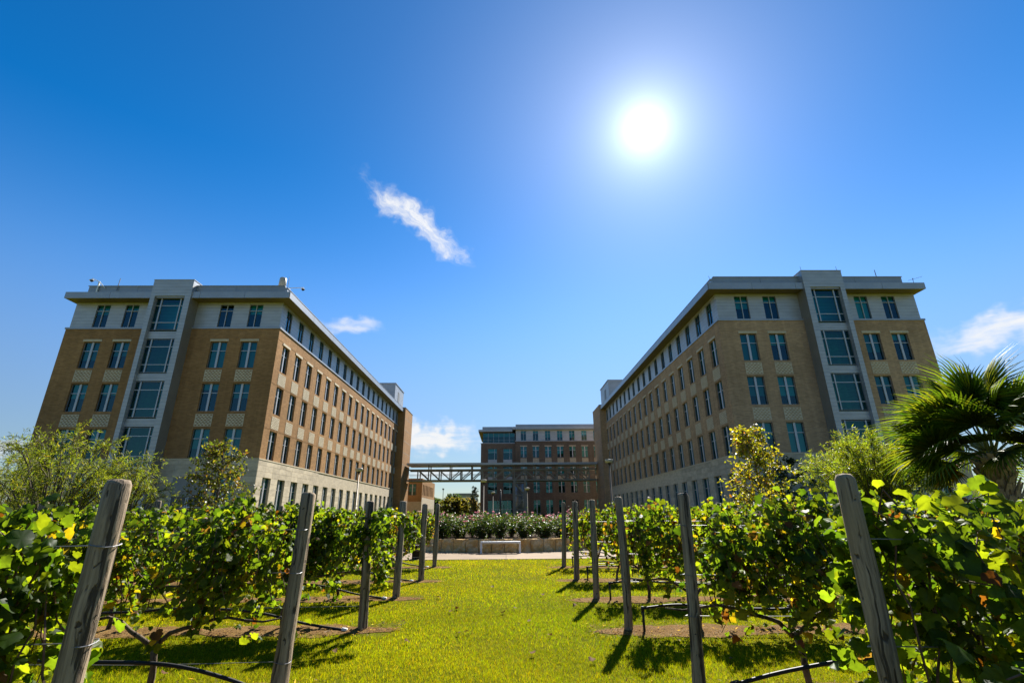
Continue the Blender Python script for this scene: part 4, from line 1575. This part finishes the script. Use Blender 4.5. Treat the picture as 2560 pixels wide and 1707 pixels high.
def stem_shrub(name, label, cat, loc, h, spread, stems, lpm, lsize, pal, w, seed, tmpl=SLIM, arch=.35, mat='leaf', group=None, twig=.35, xbias=1.):
    """many stems fanning from one base, clothed in narrow leaves"""
    rs = np.random.default_rng(seed)
    o = thing(name, label, cat, loc, 0, group)
    tb = MB(); P, D = [], []
    for i in range(stems):
        a = rs.uniform(0, 2*math.pi); rad = spread*math.sqrt(rs.uniform(.02, 1)); hh = h*(1-.30*(rad/spread)**2)*rs.uniform(.72, 1.05)
        end = np.array([math.cos(a)*rad*xbias, math.sin(a)*rad*.8, hh])
        pts = []
        for k in range(9):
            t = k/8
            q = np.array([end[0]*t**1.1, end[1]*t**1.1, hh*(math.sin(t*math.pi/2*(1+arch*rad/spread))**1.0)])
            pts.append(q+rs.normal(0, .035, 3)*(k > 0))
        tb.tube([tuple(q) for q in pts], list(np.linspace(.030, .004, 9)), 5, False)
        pts = np.array(pts)
        L = np.linalg.norm(np.diff(pts, axis=0), axis=1).sum()
        nt_ = int(L*5)
        for j in range(nt_):
            q = rs.uniform(.18, 1)*7.999; k = int(q); f = q-k
            p0 = pts[k]*(1-f)+pts[k+1]*f
            d = nrm((pts[k+1]-pts[k])*.8/np.linalg.norm(pts[k+1]-pts[k])+rs.normal(0, .6, 3))
            p1 = p0+d*twig*rs.uniform(.5, 1.3)
            tb.tube([tuple(p0), tuple(p1)], [.005, .002], 3, False)
            m_ = rs.poisson(lpm)+1
            P.append(p0+(p1-p0)*rs.uniform(0, 1.1, (m_, 1))+rs.normal(0, .02, (m_, 3)))
            D.append(np.repeat(d[None], m_, 0))
    tb.build('stems', 'tree_bark', o, True)
    P = np.concatenate(P); D = np.concatenate(D); n = len(P)
    T = nrm(D*.8+rs.normal(0, .55, (n, 3)))
    N = nrm(rs.normal(0, .7, (n, 3))+np.array([0, 0, .5]))
    V, F, C = scatter(tmpl[0], tmpl[1], P, T, N, np.clip(rs.normal(lsize, lsize*.25, n), lsize*.4, lsize*2), pick_colors(rs, n, pal, w))
    c = ob('crown', np_mesh('crown', V, F, mat, C), o)
    tag(c, kind='stuff')
    return o


cone = lambda r: (lambda t: r*(1.12-t)**.75)
ball = lambda r: (lambda t: r*max(.25, math.sin(math.pi*min(1, max(0, (t-.12)/.92)))**.6))
crown_tree('oak_tree', 'young dark green oak before the corner of the left building', 'tree', (-10.42, 18.5, 0), 4.28, cone(1.75), .24, OAK, .098,
           [(.06, .085, .010), (.095, .115, .012), (.14, .13, .016), (.16, .085, .02)], [4, 4, 1.6, .7], 34, 13, 6, 41, trunk_r=.07)
crown_tree('oak_tree', 'young oak with yellowing leaves before the right building', 'tree', (8.64, 17.5, 0), 4.6, cone(1.55), .2, OAK, .095,
           [(.14, .165, .010), (.21, .21, .012), (.29, .25, .015), (.22, .10, .02)], [3, 4, 2, .4], 36, 14, 7, 42, trunk_r=.06)
crown_tree('dark_tree', 'small dark green tree between the yellowing oak and the feathery shrub', 'tree', (17.0, 30.5, 0), 4.9, ball(1.4), .1, OVAL, .13,
           [(.02, .04, .01), (.035, .06, .015)], [1, 1], 24, 12, 9, 43)
crown_tree('autumn_tree', 'brownish leaning tree at the left edge beyond the willow shrubs', 'tree', (-19.0, 17.5, 0), 4.1, ball(1.5), .15, OVAL, .10,
           [(.10, .085, .02), (.14, .10, .02), (.05, .07, .012)], [2, 2, 2], 26, 11, 8, 44)
WP = [(.11, .15, .014), (.15, .19, .02), (.07, .10, .012), (.19, .18, .025)]
stem_shrub('willow_shrub', 'large loose willow like shrub with arching stems before the left building', 'shrub', (-13.2, 15.2, 0), 4.05, 2.7, 44, 24, .11, WP, [4, 3, 2, .6], 51, twig=.42)
stem_shrub('willow_shrub', 'second loose willow like shrub at the left edge of the view', 'shrub', (-17.6, 18.3, 0), 4.0, 2.9, 38, 22, .12, WP, [4, 3, 3, .8], 52, twig=.42)
stem_shrub('willow_shrub', 'low willow like shrub right of the large one, under the glazed bay', 'shrub', (-11.9, 16.2, 0), 3.2, 1.7, 24, 22, .11, WP, [4, 3, 2, .6], 53, twig=.4)
stem_shrub('feathery_shrub', 'bright green feathery shrub left of the palm', 'shrub', (12.65, 17.4, 0), 4.0, 2.45, 110, 26, .11, [(.13, .19, .012), (.17, .23, .016), (.21, .23, .02)], [3, 4, 2], 54, arch=.12, twig=.36)

far = [(-18.6, 138, 5.6, 2.6, (.03, .05, .014)), (-15.4, 150, 7.6, 3.6, (.028, .048, .015)), (-13.6, 126, 5.6, 2.6, (.07, .07, .016)), (-11.2, 127, 5.5, 2.5, (.075, .072, .016)), (-9.3, 136, 6.0, 2.8, (.085, .065, .03)), (-7.3, 118, 8.2, 1.1, (.05, .06, .02)), (-20.5, 150, 6.5, 3.2, (.03, .05, .014))]
farl = ['dark round tree beyond the low wing', 'tallest dark tree in the gap under the footbridge', 'left of the two olive trees under the footbridge', 'right of the two olive trees under the footbridge',
        'brownish tree left of the brown building', 'thin sapling touching the corner of the brown building', 'dark tree half hidden behind the low wing']
for i, (x, y, h, r, c) in enumerate(far):
    crown_tree('court_tree', farl[i], 'tree', (x, y, 0), h, ball(r), .2, OVAL, .34 if r > 2 else .25, [tuple(k*1.5 for k in c), tuple(k*2.2 for k in c), tuple(k*.9 for k in c)], [3, 2, 2], 26, 16 if r > 2 else 4, 11, 60+i, trunk_r=.14, group='trees at the end of the court')
for i, (x, y) in enumerate([(-4.6, 104), (-3.1, 104.3), (-1.5, 104), (-7.2, 103.5), (5.4, 104), (8.0, 104.2)]):
    crown_tree('clipped_shrub', '%s low shrub from the left along the foot of the brown building' % ORD[[1, 2, 3, 0, 4, 5][i]], 'shrub', (x, y, 0), 1.5, ball(1.0), .02, OVAL, .2, [(.03, .05, .012), (.05, .07, .015)], [1, 1], 10, 7, 6, 80+i, trunk_r=.04, group='shrubs along the brown building')

# ------------------------------------------------------------------ palm
PALM = thing('palm_tree', 'fan palm with criss crossed leaf bases at the right edge', 'palm', (13.75, 14.0, 0))
tz = 2.75
MB().tube([(0, 0, -.1), (0, 0, .6), (0, 0, 1.6), (0, 0, tz), (0, 0, tz+.35)], [.30, .29, .30, .30, .16], 16).build('trunk', 'boot', PALM, True)
rg = random.Random(8)
bt = MB()
# one leaf base: a flat tapering stub with a split foot, rising away from the trunk
for sx in (-1, 1):
    bt.add([(sx*.16, .0, 0), (sx*.05, -.015, 0), (sx*.015, -.13, .26), (sx*.075, -.125, .26), (sx*.16, .03, 0), (sx*.05, .02, 0), (sx*.015, -.09, .28), (sx*.075, -.085, .28)],
           [(0, 1, 2, 3), (7, 6, 5, 4), (0, 3, 7, 4), (1, 5, 6, 2), (3, 2, 6, 7), (0, 4, 5, 1)])
bt.add([(-.075, -.125, .24), (.075, -.125, .24), (.055, -.20, .40), (-.055, -.20, .40), (-.075, -.07, .24), (.075, -.07, .24), (.055, -.165, .41), (-.055, -.165, .41)],
       [(0, 1, 2, 3), (5, 4, 7, 6), (1, 5, 6, 2), (4, 0, 3, 7), (3, 2, 6, 7), (0, 4, 5, 1)])
BOOT = bt.mesh('leaf_base', 'boot')
k = 0
for ring in range(15):
    z = .25+ring*.175
    for j in range(8):
        a = 2*math.pi*(j+(ring % 2)*.5)/8+rg.uniform(-.06, .06)
        b = ob('leaf_base', BOOT, PALM, (math.cos(a)*.27, math.sin(a)*.27, z+rg.uniform(-.03, .03)), a+math.pi/2)
        b.scale = (rg.uniform(.85, 1.1), rg.uniform(.8, 1.25), rg.uniform(.85, 1.15))
        k += 1


def fan_mesh(seed, pal, w, R):
    rs = np.random.default_rng(seed)
    parts = []
    nb = 46
    for i in range(nb):
        t = (i+.5)/nb
        a = (t-.5)*R_(235)
        L = 1.12*(1-.34*abs(2*t-1)**1.6)*rs.uniform(.92, 1.06)
        d = np.array([math.sin(a), math.cos(a)])
        nperp = np.array([d[1], -d[0]])
        Vv = []
        steps = [0.02, .22, .48, .75, 1.0]
        wd = [.012, .036, .034, .017, .001]
        oy = .18*math.cos(a)*0
        for q, ww in zip(steps, wd):
            r = L*q
            z = .10*math.cos(a)*r*r*-1.2 - .16*r**2.2*(1+.7*abs(math.sin(a))) - (rs.uniform(.0, .16) if q > .8 else 0)
            c = d*r
            fold = .018 if i % 2 else -.018
            Vv.append((c[0]-nperp[0]*ww, c[1]-nperp[1]*ww, z-fold*(q < .6)))
            Vv.append((c[0], c[1], z+fold*(q < .6)))
            Vv.append((c[0]+nperp[0]*ww, c[1]+nperp[1]*ww, z-fold*(q < .6)))
        Ff = []
        for s in range(4):
            b = 3*s
            Ff += [(b, b+1, b+4, b+3), (b+1, b+2, b+5, b+4)]
        cc = pick_colors(rs, 1, pal, w, .15)
        tip = np.repeat(np.linspace(.9, 1.25, 5), 3)[:, None]
        parts.append((np.array(Vv)*R, np.array(Ff), np.repeat(cc, 15, 0)*tip))
    V, F, C = merge(parts)
    return np_mesh('frond', V, F, 'palm_leaf', C, False)


GP = [(.045, .085, .008), (.08, .125, .010), (.13, .165, .014)]
FAN = [fan_mesh(s, GP, [3, 3, 1.2], r) for s, r in ((1, 1.22), (2, 1.38), (3, 1.12), (4, 1.30))]
FANY = [fan_mesh(s, [(.13, .12, .02), (.22, .15, .03), (.06, .09, .015)], [2, 2, 2], r) for s, r in ((5, 1.1), (6, .95))]


def petiole_mesh(L):
    pts = [(0, -L+L*t, -.10*L*math.sin(t*math.pi)*-1*.6) for t in np.linspace(0, 1, 7)]
    return MB().tube(pts, [.042, .034, .026, .022, .019, .017, .014], 6)


PET = {L: petiole_mesh(L).mesh('petiole', simple('palm_petiole', (.12, .15, .035), .4, .5, 0, .15, 5), True) for L in (.8, 1.15, 1.45)}
rg = random.Random(4)
nf = 34
for i in range(nf):
    t = i/(nf-1)
    el = R_(-24+104*t**.85)+rg.uniform(-.12, .12)
    a = i*2.39996+rg.uniform(-.25, .25)
    if el < R_(-5) and -math.pi*.8 < math.remainder(a, 2*math.pi) < -math.pi*.12: el = R_(rg.uniform(5, 40))
    d = Vector((math.cos(a)*math.cos(el), math.sin(a)*math.cos(el), math.sin(el)))
    L = rg.choice([1.15, 1.45]) if el > -.2 else rg.choice([.8, 1.15])
    old = el < R_(-18) and rg.random() < .55
    me = rg.choice(FANY) if old else rg.choice(FAN)
    side = d.cross(Vector((0, 0, 1)))
    if side.length < .05: side = Vector((1, 0, 0))
    side.normalize()
    up = side.cross(d).normalized()
    roll = rg.uniform(-.85, .85)
    x = side*math.cos(roll)+up*math.sin(roll)
    zax = x.cross(d).normalized()
    mt = Matrix((x, d, zax)).transposed().to_4x4()
    o = ob('frond', me, PALM)
    base = Vector((math.cos(a)*.12, math.sin(a)*.12, tz+.15+.25*t))
    o.location = base+d*L
    o.rotation_euler = mt.to_euler()
    ob('petiole', PET[L], o)

# ------------------------------------------------------------------ rose bed
rs = np.random.default_rng(15)


def rose_parts(seed):
    rs = np.random.default_rng(seed)
    tb = MB(); P, tips = [], []
    for i in range(15):
        a = rs.uniform(0, 6.28); sp = rs.uniform(.08, .66); h = rs.uniform(.62, 1.12)
        e = np.array([math.cos(a)*sp, math.sin(a)*sp, h])
        mid = np.array([e[0]*.35, e[1]*.35, h*.5])
        pts = [np.array([rs.normal(0, .04), rs.normal(0, .04), -.03]), mid, e]
        tb.tube([tuple(q) for q in pts], [.012, .008, .004], 5, False)
        tips.append(e)
        m_ = 120
        q = rs.uniform(.22, .98, m_)
        base = np.where((q < .5)[:, None], pts[0]+(mid-pts[0])*(q/.5)[:, None], mid+(e-mid)*((q-.5)/.5)[:, None])
        P.append(base+rs.normal(0, .075, (m_, 3)))
    P = np.concatenate(P); n = len(P)
    T = nrm(rs.normal(0, 1, (n, 3))+np.array([0, 0, .1])); N = nrm(rs.normal(0, .7, (n, 3))+np.array([0, 0, .6]))
    V, F, C = scatter(OVAL[0], OVAL[1], P, T, N, rs.uniform(.045, .085, n), pick_colors(rs, n, [(.028, .060, .014), (.05, .09, .016), (.085, .115, .02), (.12, .07, .03)], [3, 4, 1.5, .4]))
    return tb.mesh('stems', 'cane', True), np_mesh('foliage', V, F, 'rose_leaf', C), tips


def rose_flower(c, seed):
    rs = np.random.default_rng(seed)
    n = 16
    ring = np.arange(n)
    a = ring*2.39996; t = ring/n
    P = np.zeros((n, 3)); P[:, 2] = .01
    T = nrm(np.stack([np.cos(a)*(.25+.9*t), np.sin(a)*(.25+.9*t), 1.05-.75*t], 1))
    N = nrm(np.stack([-np.cos(a)*.8, -np.sin(a)*.8, .5+.6*t], 1))
    V, F, C = scatter(np.array([(0, 0, 0), (.34, .5, .08), (.2, .95, .0), (-.2, .95, 0), (-.34, .5, .08)], float), np.array([(0, 1, 2), (0, 2, 3), (0, 3, 4)]), P, T, N,
                      rs.uniform(.85, 1.1, n), np.repeat(np.array([c]), n, 0)*(1+rs.normal(0, .12, (n, 1))))
    return np_mesh('flower', V, F, 'petal', np.clip(C, .01, .9))


RB = [rose_parts(s) for s in (1, 2, 3, 4)]
FL = [rose_flower((.75, .33, .38), 1), rose_flower((.80, .46, .48), 2), rose_flower((.68, .24, .32), 3)]
FRED = rose_flower((.55, .03, .02), 4)
rowsR = [(PR-.95, 13, 'front'), (PR-2.3, 11, 'middle'), (PR-3.7, 8, 'back')]
rgn = ['outermost left', 'second from the left', 'third from the left', 'fourth from the left', 'fifth from the left', 'sixth from the left', 'seventh from the left', 'eighth from the left', 'ninth from the left', 'tenth from the left', 'eleventh from the left', 'twelfth from the left', 'outermost right']
rg = random.Random(33)
for (rad, cnt, nm) in rowsR:
    for i in range(cnt):
        a = -math.pi/2+(i-(cnt-1)/2)*(1.0/rad)*(.98)
        vi = rg.randrange(4)
        st, fo, tips = RB[vi]
        o = thing('rose_bush', 'pink rose bush, %s in the %s row of the stone planter' % (rgn[i] if i < cnt-1 else 'outermost right', nm), 'rose bush',
                  (PC.x+math.cos(a)*rad+rg.uniform(-.08, .08), PC.y+math.sin(a)*rad+rg.uniform(-.08, .08), .47), rg.uniform(0, 6.28), 'rose bushes in the planter')
        hs = rg.uniform(.85, 1.1)+(.08 if nm != 'front' else 0)
        o.scale = (rg.uniform(1.1, 1.35),)*2+(hs*.97,)
        ob('stems', st, o)
        tag(ob('foliage', fo, o), kind='stuff')
        for e in tips:
            if e[2] > .72 and rg.random() < (.62 if nm != 'front' else .3):
                for _ in range(rg.choice([1, 1, 1, 2, 3])):
                    f = ob('flower', rg.choice(FL), o, (e[0]+rg.uniform(-.09, .09), e[1]+rg.uniform(-.09, .09), e[2]+rg.uniform(-.12, .05)))
                    f.rotation_euler = (rg.uniform(-.7, .7), rg.uniform(-.7, .7), rg.uniform(0, 6))
                    f.scale = (rg.uniform(.045, .068),)*3
        if nm == 'front' and i == cnt-3:
            f = ob('flower', FRED, o, (-.1, -.2, .62)); f.scale = (.06,)*3
            o['label'] = 'rose bush with one red bloom, third from the right in the front planter row'

# small box on the path edge, fence right of the right building
bx = thing('valve_box', 'small dark brown box on the path edge behind the left vines', 'box', (-3.25, 19.4, .022))
MB().box(-.15, .15, -.13, .13, 0, .42).build('body', 'soil', bx)
MB().box(-.17, .17, -.15, .15, .421, .46).build('lid', 'black', bx)
fn = thing('metal_fence', 'grey metal fence behind the palm trunk', 'fence', (30, 33, 0))
for k in range(6): piece('post', 'frame', k*1.6-.03, k*1.6+.03, -.03, .03, 0, 2.6, fn)
for z in (.3, 2.4): piece('rail', 'frame', 0, 8.0, -.075, -.031, z, z+.06, fn)
for k in range(64): piece('picket', 'frame', k*.125+.03, k*.125+.055, -.115, -.076, .1, 2.6, fn)
